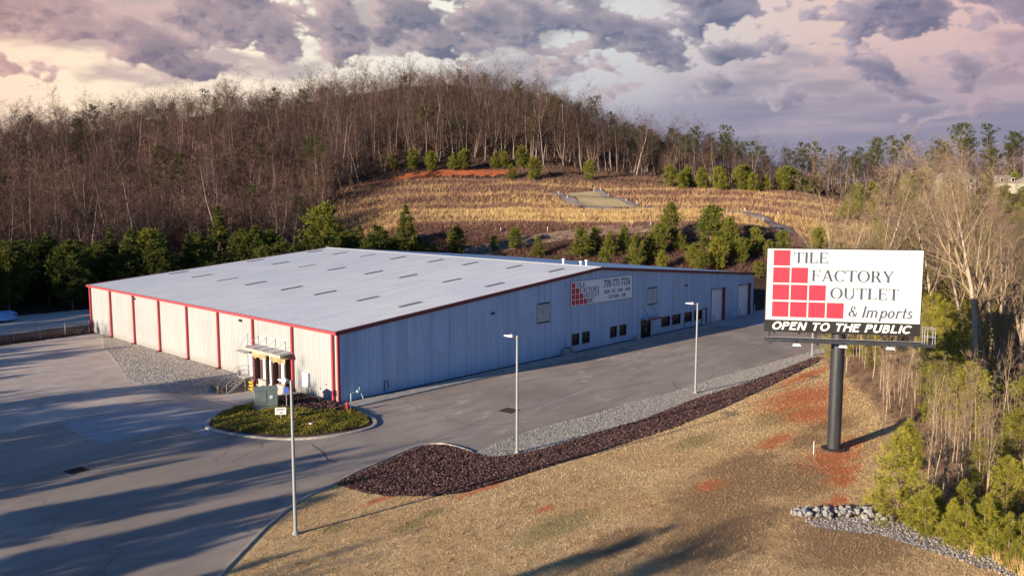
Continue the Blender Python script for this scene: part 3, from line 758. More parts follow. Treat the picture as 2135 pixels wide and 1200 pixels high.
def build_roof():
    V = []; F = []
    n = int(BL / .61); ys = []
    for k in range(n):
        y = -.18 + (BL + .36) * k / n; w = (BL + .36) / n
        ys += [(y, 0), (y + w * .80, 0), (y + w * .86, .045), (y + w * .94, .045)]
    ys.append((BL + .18, 0))
    xs = [-.28, 13, 27, XR, 54, 68, BW + .28]
    for x in xs:
        for y, h in ys: V.append((x, y, roof_z(x) + .06 + h))
    m = len(ys)
    for i in range(len(xs) - 1):
        for j in range(m - 1): F.append((i*m+j, (i+1)*m+j, (i+1)*m+j+1, i*m+j+1))
    mb = MB().add(V, F)
    rf = mb.build('roof', M['roof'], wh, recalc=False)
    slope = math.atan((HR - HE) / XR)
    for x0 in (10.5, 23.4, 34.7):
        for y in (3.9, 11.3, 19.8, 27.2, 35.9, 43.4, 51.0, 58.6):
            if x0 == 34.7 and y == 3.9: pass
            s = MB(); x1 = x0 + 3.05
            a, b_ = roof_z(x0) + .10, roof_z(x1) + .10
            s.add([(x0, y-.32, a-.03), (x1, y-.32, b_-.03), (x1, y+.32, b_-.03), (x0, y+.32, a-.03), (x0, y-.2, a+.04), (x1, y-.2, b_+.04), (x1, y+.2, b_+.04), (x0, y+.2, a+.04)],
                  [(4,5,6,7), (0,1,5,4), (1,2,6,5), (2,3,7,6), (3,0,4,7)])
            s.build('skylight', M['skylight'], rf)
    cap = MB(); cap.add([(XR-.35, -.19, roof_z(XR-.35)+.115), (XR, -.19, HR+.17), (XR+.35, -.19, roof_z(XR+.35)+.115), (XR-.35, BL+.19, roof_z(XR-.35)+.115), (XR, BL+.19, HR+.17), (XR+.35, BL+.19, roof_z(XR+.35)+.115)], [(0,1,4,3), (1,2,5,4)])
    cap.build('ridge_cap', M['roof'], rf, recalc=False)
    for x, y, h in ((42.2, 4.6, .55), (42.9, 4.2, .75), (44.5, 9.5, .7)):
        z = roof_z(x) - .05
        MB().lathe([(.13, 0), (.13, h), (.24, h), (.24, h+.16), (.10, h+.24)], (x, y, z), 10).build('vent_pipe', M['white_paint'], rf, smooth=True)
build_roof()

def build_trim():
    g = MB(); g.box(-.40, -.22, HE - .21, -.045, BL + .22, HE + .05)
    g.build('eave_gutter', M['red_trim'], wh, bevel=.03)
    g = MB(); g.box(BW + .045, -.22, HE - .26, BW + .42, BL + .22, HE + .06); g.build('eave_gutter', M['maroon_trim'], wh)
    for y0, y1 in ((-.24, -.04), (BL + .04, BL + .24)):
        r = MB()
        for xa, xb in ((-.30, XR), (XR, BW + .30)):
            za, zb = roof_z(max(min(xa, BW), 0)) + (0 if 0 <= xa <= BW else -.02), roof_z(max(min(xb, BW), 0)) + (0 if 0 <= xb <= BW else -.02)
            v = [(xa, y0, za-.24), (xb, y0, zb-.24), (xb, y1, zb-.24), (xa, y1, za-.24), (xa, y0, za+.13), (xb, y0, zb+.13), (xb, y1, zb+.13), (xa, y1, za+.13)]
            r.add(v, [(0,3,2,1), (4,5,6,7), (0,1,5,4), (2,3,7,6), (3,0,4,7), (1,2,6,5)])
        r.build('rake_trim', M['maroon_trim'], wh)
    c = MB(); c.box(-.075, -.07, -.2, .17, .09, HE - .22); c.build('corner_trim', M['red_trim'], wh)
    c = MB(); c.box(-.075, BL - .10, -.2, .20, BL + .07, HE - .26); c.build('corner_trim', M['red_trim'], wh)
    c = MB(); c.box(BW - .16, -.075, -.2, BW + .06, .06, HE - .26); c.build('corner_trim', M['panel_blue'], wh)
    for k in range(0, 9):
        y = k * 7.62 + (.62 if k == 0 else -.45 if k == 8 else 0)
        zb = .22 - (1.25 if k == 2 else 0)
        d = MB(); d.box(-.27, y - .115, zb, -.04, y + .115, HE - .22)
        dn = d.build('downspout', M['red_trim'], wh, bevel=.02)
        e = MB(); e.box(-.34, y - .18, zb - .35, -.04, y + .18, zb); e.box(-.62, y - .16, zb - .33, -.34, y + .16, zb - .12)
        e.build('boot', M['maroon_trim'], dn)
build_trim()

def build_windows():
    for a, b_ in WIN:
        f = MB(); z0, z1 = .90, 2.29; t = .09
        f.box(a - .03, -.075, z0 - .03, a + t, .14, z1 + .03); f.box(b_ - t, -.075, z0 - .03, b_ + .03, .14, z1 + .03)
        f.box(a + t, -.075, z0 - .03, b_ - t, .14, z0 + t); f.box(a + t, -.075, z1 - t, b_ - t, .14, z1 + .03)
        w = f.build('window', M['dark_frame'], wh)
        MB().box(a - .08, -.13, z0 - .085, b_ + .08, -.036, z0 - .032).build('sill', M['steel'], w)
        MB().box((a+b_)/2 - .025, .04, z0 + t, (a+b_)/2 + .025, .068, z1 - t).build('mullion', M['dark_frame'], w)
        MB().box(a + t, .07, z0 + t, b_ - t, .09, z1 - t).build('pane', M['glass'], w)
        bl = MB(); bl.box(a + t + .02, .10, z0 + .55, b_ - t - .02, .11, z1 - t); bl.build('blind', M['dark_frame'], w)
    # double glass entrance door under its canopy
    a, b_ = ENT
    f = MB(); f.box(a - .05, -.09, .0, a + .07, .16, 2.46); f.box(b_ - .07, -.09, 0, b_ + .05, .16, 2.46); f.box(a + .07, -.09, 2.36, b_ - .07, .16, 2.46); f.box((a+b_)/2 - .05, -.02, .02, (a+b_)/2 + .05, .10, 2.36)
    f.box(a + .07, -.01, 2.02, b_ - .07, .09, 2.09)
    d = f.build('entrance_door', M['dark_frame'], wh)
    for p, q in ((a + .07, (a+b_)/2 - .05), ((a+b_)/2 + .05, b_ - .07)):
        MB().box(p, .035, .04, q, .055, 2.02).build('pane', M['glass'], d)
        MB().box(p, .035, 2.09, q, .055, 2.36).build('pane', M['glass'], d)
    MB().tube(((a+b_)/2 - .12, -.07, .85), ((a+b_)/2 - .12, -.07, 1.25), .02).build('handle', M['steel'], d)
    MB().tube(((a+b_)/2 + .12, -.07, .85), ((a+b_)/2 + .12, -.07, 1.25), .02).build('handle', M['steel'], d)
    c = MB(); c.box(a - .25, -1.35, 2.58, b_ + .7, -.04, 2.72)
    cn = c.build('entrance_canopy', M['steel'], wh, bevel=.02)
    MB().box(a - .28, -1.40, 2.53, b_ + .73, -1.352, 2.76).build('fascia', M['maroon_trim'], cn)
    for x in (a + .1, b_ + .1):
        MB().tube((x, -.05, 4.4), (x + .25, -1.2, 2.72), .022, n=6).build('tie_rod', M['dark_frame'], cn)
    # plain side door with pipe frame
    f = MB(); f.box(66.05, .02, .0, 67.2, .06, 2.24); sd = f.build('side_door', M['white_paint'], wh)
    g = MB(); g.box(65.98, -.09, 0, 66.07, .07, 2.3); g.box(67.18, -.09, 0, 67.27, .07, 2.3); g.box(66.07, -.09, 2.22, 67.18, .07, 2.3); g.build('frame', M['dark_frame'], sd)
    MB().box(66.55, .005, .5, 66.68, .018, 1.9).build('vision_strip', M['glass'], sd)
    # two roller doors set back in deep jambs
    for a, b_ in ROLL:
        mb = MB(); y = .30; n = 22; zt = 5.12
        V = []; F = []
        for k in range(n + 1):
            z = zt * k / n
            V += [(a + .02, y - (.03 if k % 2 else 0), z), (b_ - .02, y - (.03 if k % 2 else 0), z)]
        for k in range(n): F.append((2*k, 2*k+1, 2*k+3, 2*k+2))
        r = mb.add(V, F).build('roller_door', M['door_white'], wh, recalc=False)
        MB().box(a - .05, -.06, -.1, a + .02, .36, zt + .08).build('jamb', M['dark_frame'], r); MB().box(b_ - .02, -.10, -.1, b_ + .26, .36, zt + .08).build('jamb', M['maroon_trim'], r); MB().box(a + .02, -.06, zt - .02, b_ - .02, .36, zt + .08).build('lintel', M['dark_frame'], r)
        MB().tube(((a+b_)/2 - .1, .24, .6), ((a+b_)/2 + .1, .24, .6), .025, n=6).build('handle', M['dark_frame'], r)
    # two louvred vents
    for a, b_ in ((28.19, 30.37), (51.25, 53.52)):
        z0, z1 = 4.48, 6.68
        f = MB(); f.box(a - .09, -.10, z0 - .09, a + .03, .0, z1 + .09); f.box(b_ - .03, -.10, z0 - .09, b_ + .09, 0, z1 + .09)
        f.box((a+b_)/2 - .05, -.095, z0, (a+b_)/2 + .05, 0, z1)
        lv = f.build('louvre', M['steel'], wh)
        MB().box(a + .03, -.14, z1 - .02, b_ - .03, 0, z1 + .10).build('flashing', M['dark_frame'], lv); MB().box(a + .03, -.14, z0 - .10, b_ - .03, 0, z0 + .02).build('flashing', M['dark_frame'], lv)
        s = MB(); k = 14
        for i in range(k):
            z = z0 + .05 + (z1 - z0 - .1) * i / k
            for p, q in ((a + .03, (a+b_)/2 - .05), ((a+b_)/2 + .05, b_ - .03)):
                s.add([(p, -.085, z), (q, -.085, z), (q, -.045, z + .15), (p, -.045, z + .15)], [(0, 1, 2, 3)])
        s.build('blades', M['steel'], lv, recalc=False)
build_windows()

def wall_light(x, y, z, nx, ny):
    """wall pack lamp: box housing and glass lens, nx, ny = outward direction"""
    m = Matrix.Translation((x, y, z)) @ Matrix.Rotation(atan2(ny, nx) , 4, 'Z')
    h = MB(); h.add([(0,-.2,-.12), (0,.2,-.12), (0,.2,.16), (0,-.2,.16), (.24,-.2,.0), (.24,.2,.0), (.16,.2,.16), (.16,-.2,.16)], [(0,3,2,1), (0,1,5,4), (4,5,6,7), (1,2,6,5), (3,0,4,7), (2,3,7,6)])
    o = h.move(m).build('wall_lamp', M['dark_frame'], wh)
    MB().add([(.02,-.16,-.135), (.02,.16,-.135), (.225,.16,-.028), (.225,-.16,-.028)], [(0, 1, 2, 3)]).move(m).build('lens', M['white_paint'], o, recalc=False)
for a in ((-.045, 45.4, 6.05, -1, 0), (-.045, 17.8, 6.0, -1, 0), (20.6, -.045, 6.35, 0, -1), (61.3, -.045, 6.35, 0, -1)): wall_light(*a)

def build_dock():
    for a, b_ in DOCKS:
        dd = MB().box(.03, a, .25, .06, b_ - .6, 3.0).build('dock_door', M['white_paint'], wh)
        pn = MB()
        for k in range(1, 6): pn.box(.024, a + .02, .25 + k * .46, .0295, b_ - .6, .27 + k * .46)
        pn.build('panel_joint', M['steel'], dd)
        MB().box(-.02, b_ - .6, .25, .05, b_, 3.0).build('door_track_panel', M['dock_brown'], dd)
        # padded shelter round the opening
        MB().box(-.62, b_ - .02, .05, -.04, b_ + .30, 3.1).build('dock_seal', M['dock_brown'], dd, bevel=.03)
        MB().box(-.62, a - .32, .05, -.04, a + .02, 3.1).build('dock_seal', M['dock_pad'], dd, bevel=.03)
        s = MB(); V = []; F = []
        for i in range(9):
            y = a - .33 + (b_ - a + .66) * i / 8; sag = .14 * sin(i * 1.9) + .06 * sin(i * 4.1)
            V += [(-.66, y, 3.12), (-.70 - .03 * (i % 2), y, 2.62 + sag), (-.05, y, 3.14)]
        for i in range(8): F += [(3*i, 3*i+3, 3*i+4, 3*i+1), (3*i+2, 3*i+5, 3*i+3, 3*i)]
        s.add(V, F).build('canvas_header', M['tan_canvas'], dd, recalc=False)
        b2 = MB(); b2.box(-.34, a - .3, -1.3, -.04, b_ + .3, .22); sill = b2.build('dock_sill', M['concrete'], wh, bevel=.03)
        for y in (a - .05, b_ - .2):
            MB().box(-.50, y, -.3, -.345, y + .25, .18).build('bumper', M['dock_pad'], sill)
    MB().box(-.33, 10.98, -1.3, -.05, 11.72, 3.3).build('dock_pier', M['white_paint'], wh)
    c = MB(); c.add([(-1.55, 7.5, 3.62), (-1.55, 14.75, 3.62), (-.05, 14.75, 3.78), (-.05, 7.5, 3.78), (-1.55, 7.5, 3.70), (-1.55, 14.75, 3.70), (-.05, 14.75, 3.86), (-.05, 7.5, 3.86)], [(0,3,2,1), (4,5,6,7), (1,2,6,5), (2,3,7,6), (3,0,4,7)])
    cn = c.build('dock_canopy', M['steel'], wh)
    MB().box(-1.62, 7.45, 3.46, -1.552, 14.8, 3.76).build('fascia', M['kerb'], cn)
    for y in (7.6, 9.05, 10.9, 12.7, 14.3):
        t = MB(); t.tube((-.04, y, 4.75), (-1.45, y + .15, 3.72), .024, n=6); t.tube((-.04, y, 4.75), (-.10, y - .05, 3.86), .018, n=6); t.box(-.10, y - .06, 4.66, -.036, y + .06, 4.82)
        t.build('tie_rod', M['steel'], cn)
        MB().bar((-1.5, y + .15, 3.745), (-.12, y + .15, 3.905), .05, .05).build('rib', M['steel'], cn)
    c = MB(); c.add([(-1.35, 15.0, 2.93), (-1.35, 17.05, 2.93), (-.05, 17.05, 3.03), (-.05, 15.0, 3.03), (-1.35, 15.0, 3.01), (-1.35, 17.05, 3.01), (-.05, 17.05, 3.11), (-.05, 15.0, 3.11)], [(0,3,2,1), (4,5,6,7), (0,1,5,4), (1,2,6,5), (2,3,7,6), (3,0,4,7)])
    cn = c.build('stair_canopy', M['steel'], wh)
    for y in (15.45, 16.5):
        t = MB(); t.tube((-.04, y, 4.75), (-1.25, y + .1, 3.03), .024, n=6); t.tube((-.04, y, 4.75), (-.10, y - .05, 3.1), .018, n=6); t.build('tie_rod', M['steel'], cn)
    d = MB(); d.box(-.075, 15.25, .28, -.04, 16.2, 2.42); dr = d.build('stair_door', M['white_paint'], wh)
    MB().box(-.12, 16.05, 1.2, -.076, 16.13, 1.32).build('handle', M['dark_frame'], dr)
    # electrical cabinet and conduits on the white wall
    e = MB(); e.box(-.30, 4.75, .78, -.04, 5.75, 2.15); bx = e.build('electrical_cabinet', M['white_paint'], wh, bevel=.02)
    MB().box(-.315, 4.8, .83, -.301, 5.7, 2.1).build('door', M['lamp_white'], bx)
    MB().path([(-.12, 5.1, .78), (-.12, 5.1, -.3)], .05).path([(-.12, 5.4, .78), (-.12, 5.4, -.3)], .04).build('conduit', M['steel'], bx)
    for y, z, r in ((3.05, .95, .11), (1.75, .35, .14), (2.0, 1.5, .07)):
        MB().box(-.13, y - r, z - r, -.04, y + r, z + r).build('junction_box', M['steel'], wh)
    MB().path([(-.10, 3.35, .55), (-.10, 3.35, -.2)], .045).path([(-.10, 2.3, .45), (-.10, 2.3, -.2)], .03).build('conduit', M['gas_paint'], wh)
    # wall conduit loop by the gas pipes on the front wall
    MB().path([(5.35, -.08, .25), (5.35, -.08, 1.2), (5.8, -.08, 1.2), (5.8, -.08, .45)], .04).build('conduit', M['sign_blue'], wh)
    MB().path([(61.0, -.06, .9), (61.0, -.06, .0)], .04).path([(65.95, -.06, 2.4), (67.4, -.06, 2.5), (67.4, -.06, .1)], .04).build('conduit', M['dark_frame'], wh)
build_dock()

# ------------------------------------------------------------------ lettering: every glyph drawn from strokes
class Glyphs:
    """capital height 1; S stem, T hairline, serif length; polygons collected as separate outlines"""
    def __init__(s, S=.17, T=.06, serif=.07, sh=.05): s.S, s.T, s.sf, s.sh = S, T, serif, sh
    def rect(s, x0, y0, x1, y1): return [[(x0, y0), (x1, y0), (x1, y1), (x0, y1)]]
    def stem(s, x, y0=0, y1=1, w=None, b=True, t=True):
        w = w or s.S; o = s.rect(x, y0, x + w, y1)
        if s.sf:
            if b: o += s.rect(x - s.sf, y0, x, y0 + s.sh) + s.rect(x + w, y0, x + w + s.sf, y0 + s.sh)
            if t: o += s.rect(x - s.sf, y1 - s.sh, x, y1) + s.rect(x + w, y1 - s.sh, x + w + s.sf, y1)
        return o
    def ring(s, cx, cy, rx, ry, a0, a1, sx=None, sy=None, n=28):
        """elliptical stroke: sx width at the sides, sy at top and bottom"""
        sx = sx or s.S; sy = sy or s.T; o = []; k = max(3, int(n * abs(a1 - a0) / 360)); pr = None
        for i in range(k + 1):
            a = radians(a0 + (a1 - a0) * i / k)
            p = ((cx + rx * cos(a), cy + ry * sin(a)), (cx + (rx - sx) * cos(a), cy + (ry - sy) * sin(a)))
            if pr: o.append([pr[0], p[0], p[1], pr[1]])
            pr = p
        return o
    def diag(s, x0, y0, x1, y1, w):
        return [[(x0 - w/2, y0), (x0 + w/2, y0), (x1 + w/2, y1), (x1 - w/2, y1)]]
    def ft(s, x, y, up=True):     # serif foot for a diagonal
        return s.rect(x - s.sf - .07, y, x + s.sf + .07, y + s.sh) if s.sf else []
    def glyph(s, c):
        S, T, q, h = s.S, s.T, s.sf, s.sh; Tb = max(T, h * .9)
        if c == ' ': return .34, []
        if c == 'I': return S + 2*q, s.stem(q)
        if c == 'T':
            w = .74; o = s.rect(0, 1 - Tb, w, 1) + s.stem(w/2 - S/2, 0, 1 - Tb, t=False)
            if q: o += s.rect(0, .80, T*.9, 1 - Tb) + s.rect(w - T*.9, .80, w, 1 - Tb)
            return w, o
        if c == 'L':
            o = s.stem(q, b=False) + s.rect(q + S, 0, q + S + .42, Tb)
            if q: o += s.rect(0, 0, q, h) + s.rect(q + S + .42 - T, Tb, q + S + .42, .24)
            return q + S + .45, o
        if c in 'EF':
            o = s.stem(q, t=False, b=(c == 'F')) + s.rect(q + S, 1 - Tb, q + S + .42, 1) + s.rect(q + S, .50, q + S + .32, .50 + Tb)
            if q: o += s.rect(0, 1 - h, q, 1) + s.rect(q + S + .42 - T, .80, q + S + .42, 1 - Tb) + s.rect(q + S + .32 - T, .42, q + S + .32, .50)
            if c == 'E':
                o += s.rect(q + S, 0, q + S + .45, Tb)
                if q: o += s.rect(0, 0, q, h) + s.rect(q + S + .45 - T, Tb, q + S + .45, .22)
            return q + S + .47, o
        if c == 'H': return .80 + q, s.stem(q) + s.stem(.80 - S) + s.rect(q + S, .48, .80 - S, .48 + Tb)
        if c == 'A':
            w = .86; o = s.diag(w*.13, 0, w*.47, 1, T*1.25 if q else S) + s.diag(w*.86, 0, w*.50, 1, S*1.1) + s.rect(w*.25, .30, w*.72, .30 + Tb)
            return w, o + s.ft(w*.13, 0) + s.ft(w*.86, 0)
        if c == 'O': return .92, s.ring(.46, .5, .46, .52, 0, 360, n=36)
        if c == 'C':
            o = s.ring(.46, .5, .46, .52, 42, 318, n=36)
            if q: o += s.rect(.78, .66, .78 + T, .98)
            return .84, o
        if c == 'U':
            o = s.stem(q, .34, 1, b=False) + s.stem(.76 - (T*1.3 if q else S), .34, 1, T*1.3 if q else S, b=False)
            return .80 + q, o + s.ring((q + .76)/2, .34, (.76 - q)/2, .36, 180, 360, S if not q else S*.9)
        if c in 'RPB':
            o = s.stem(q, t=False); x = q + S
            if q: o += s.rect(0, 1 - h, q, 1)
            def bowl(y0, y1, w): return s.rect(x, y1 - Tb, x + w*.45, y1) + s.rect(x, y0, x + w*.45, y0 + Tb) + s.ring(x + w*.45, (y0+y1)/2, w*.62, (y1-y0)/2, -90, 90, S, Tb)
            if c == 'P': return x + .46, o + bowl(.44, 1, .40)
            if c == 'B': return x + .50, o + bowl(.50, 1, .36) + bowl(0, .50 + Tb*.6, .42)
            return x + .56, o + bowl(.46, 1, .38) + s.diag(x + .22, .46, x + .46, 0, S*1.05) + (s.rect(x + .40, 0, x + .60, h) if q else [])
        if c == 'Y':
            w = .84; o = s.stem(w/2 - S/2, 0, .46, t=False) + s.diag(w/2 - .01, .42, w*.12, 1, S*1.05) + s.diag(w/2 + .02, .44, w*.86, 1, T*1.3 if q else S)
            if q: o += s.rect(w*.12 - .14, 1 - h, w*.12 + .14, 1) + s.rect(w*.86 - .12, 1 - h, w*.86 + .12, 1)
            return w, o
        if c == 'N':
            t2 = T*1.4 if q else S; o = s.stem(q, w=t2, t=False) + s.stem(.80 - t2, w=t2, b=False) + s.diag(q + S*.55, 1, .80 - S*.55, 0, S*1.15)
            if q: o += s.rect(0, 1 - h, q, 1)
            return .84, o
        if c == 'M':
            t2 = T*1.4 if q else S; o = s.stem(q, w=t2, t=False) + s.stem(.98 - S, w=S) + s.diag(q + S*.6, 1, .52, .06, S) + s.diag(.94 - S*.6, 1, .54, .06, T*1.4 if q else S)
            return 1.03, o
        if c in 'Ss3':
            k = 1.0 if c != 's' else .66; r = .27*k; W2 = .30*k
            if c == '3': o = s.ring(.28, .755, .26, .265, -90, 150) + s.ring(.28, .25, .30, .275, -150, 90)
            else: o = s.ring(W2, k*.745, W2*.95, r, 25, 270, S*k, T*1.4) + s.ring(W2, k*.255, W2*1.05, r*1.02, -155, 90, S*k, T*1.4)
            return .62*k, o
        if c == '0': return .62, s.ring(.31, .5, .31, .52, 0, 360, n=32)
        if c == '8': return .62, s.ring(.31, .755, .26, .255, 0, 360) + s.ring(.31, .26, .31, .28, 0, 360)
        if c == '6': return .62, s.ring(.32, .32, .30, .33, 0, 360) + s.ring(.56, .34, .54, .70, 95, 180, S, T*1.5)
        if c == '7': return .60, s.rect(.02, 1 - S*.75, .60, 1) + s.diag(.22, 0, .54, 1 - S*.75, S) + (s.rect(.02, .76, .02 + T, 1 - S*.75) if q else [])
        if c == '2': return .60, s.ring(.29, .72, .28, .30, -25, 165) + s.diag(.10, .10, .48, .62, S*.9) + s.rect(.02, 0, .58, S*.75)
        if c == '4': return .62, s.rect(.38, 0, .38 + S, 1) + s.diag(.07, .30, .40, 1, T*1.6) + s.rect(.0, .24, .62, .24 + Tb*1.2)
        if c == '-': return .34, s.rect(.04, .36, .30, .36 + Tb*1.5)
        if c == '.': return .22, s.rect(.04, 0, .04 + S, S)
        if c == ':': return .24, s.rect(.06, .08, .06 + S*.9, .08 + S*.9) + s.rect(.06, .52, .06 + S*.9, .52 + S*.9)
        if c == '&':
            return .86, s.ring(.36, .76, .21, .25, -20, 300, S*.8, T) + s.ring(.34, .27, .33, .29, 60, 330, S, T) + s.diag(.20, .68, .72, 0, S*.95) + s.ring(.40, .34, .40, .36, -40, 10, S*.6, T)
        X = .64   # lower case
        if c == 'm':
            o = s.stem(.06, 0, X, S*.85, t=False)
            for k in (0, 1):
                x = .06 + S*.85 + k*.36
                o += s.ring(x + .10, X - .20, .26, .21, 20, 130, S*.8, T*1.3) + s.rect(x + .36 - S*.85, 0, x + .36, X - .15)
            return 1.06, o
        if c == 'p': return .62, s.stem(.08, -.34, X, S*.85, t=False) + s.ring(.36, X/2, .26, .335, -160, 160, S*.9, T*1.2)
        if c == 'o': return .58, s.ring(.28, X/2, .28, .335, 0, 360, S*.95, T*1.2)
        if c == 'r': return .46, s.stem(.08, 0, X, S*.85, t=False) + s.ring(.33, X - .20, .20, .21, 35, 150, S*.8, T*1.4)
        if c == 't': return .42, s.rect(.12, .14, .12 + S*.85, .88) + s.rect(.0, X - Tb, .36, X) + s.ring(.30, .16, .18, .165, 180, 300, S*.85, T*1.4)
        return .4, []
    def line(s, text, x0, z0, height, width, slant=0.0, track=.07):
        """outlines of a line of text, fitted to a width, as one list of (u, z) outlines per word"""
        x = 0; words = [[]]
        for c in text:
            w, g = s.glyph(c)
            if c == ' ': words.append([])
            words[-1] += [[(px + x, py) for px, py in poly] for poly in g]; x += w + track
        x -= track; k = width / x
        return [[[(x0 + (px + py * slant) * k, z0 + py * height) for px, py in poly] for poly in wd] for wd in words if wd]

def text_mesh(name, lines, place, mat, parent, thick=.012):
    """place(u, z, out) -> world point; each stroke stands a hair prouder than the last so none share a plane"""
    mb = MB(); i = 0
    for polys in lines:
        for poly in polys:
            d = thick + (i % 9) * .0009; i += 1
            n = len(poly)
            mb.add([place(u, z, .001) for u, z in poly] + [place(u, z, d) for u, z in poly], [tuple(range(n)), tuple(range(n, 2*n))] + [(j, (j+1) % n, n + (j+1) % n, n + j) for j in range(n)])
    return mb.build(name, mat, parent)

# ------------------------------------------------------------------ sign on the front wall
def build_wall_sign():
    t = empty('wall_sign', (34.35, -.06, 5.85), 0, 'white wall sign with red tile steps and a phone number, on the blue grey wall', 'sign')
    P = lambda u, z, o: (u, -.05 - o, z)
    MB().box(0, -.05, 0, 13.05, .01, 3.0).build('panel', M['wall_sign_face'], t, bevel=.01)
    f = MB(); f.box(-.04, -.07, -.04, 0, .015, 3.04); f.box(13.05, -.07, -.04, 13.09, .015, 3.04); f.box(0, -.07, -.04, 13.05, .015, 0); f.box(0, -.07, 3.0, 13.05, .015, 3.04); f.build('frame', M['steel'], t)
    sq = MB(); c = .64; g = .10
    for r in range(4):
        for k in range(r + 1):
            x = .16 + k * (c + g + .06); z = 2.86 - (r + 1) * c - r * (.07)
            sq.box(x, -.066, z, x + c + .04, -.0505, z + c)
    sq.build('tile_motif', M['sign_red'], t)
    G = Glyphs(.19, .075, .07, .06)
    L = [G.line('TILE', 1.0, 2.22, .60, 1.85), G.line('FACTORY', 1.82, 1.52, .60, 4.0), G.line('OUTLET', 2.62, .82, .60, 3.2), G.line('INC.', 3.35, .12, .60, 1.45)]
    B = Glyphs(.20, .085, .05, .07)
    L += [B.line('770-773-7726', 6.72, 1.78, .98, 5.85), G.line('MON - FRI', 6.85, 1.0, .46, 2.35), G.line('8:00 - 4:00', 9.75, 1.0, .46, 2.85), G.line('SAT 8:00 - 3:00', 7.75, .28, .46, 3.8)]
    for l in L:
        for wd in l: text_mesh('lettering', [wd], P, M['sign_blue'], t)
build_wall_sign()

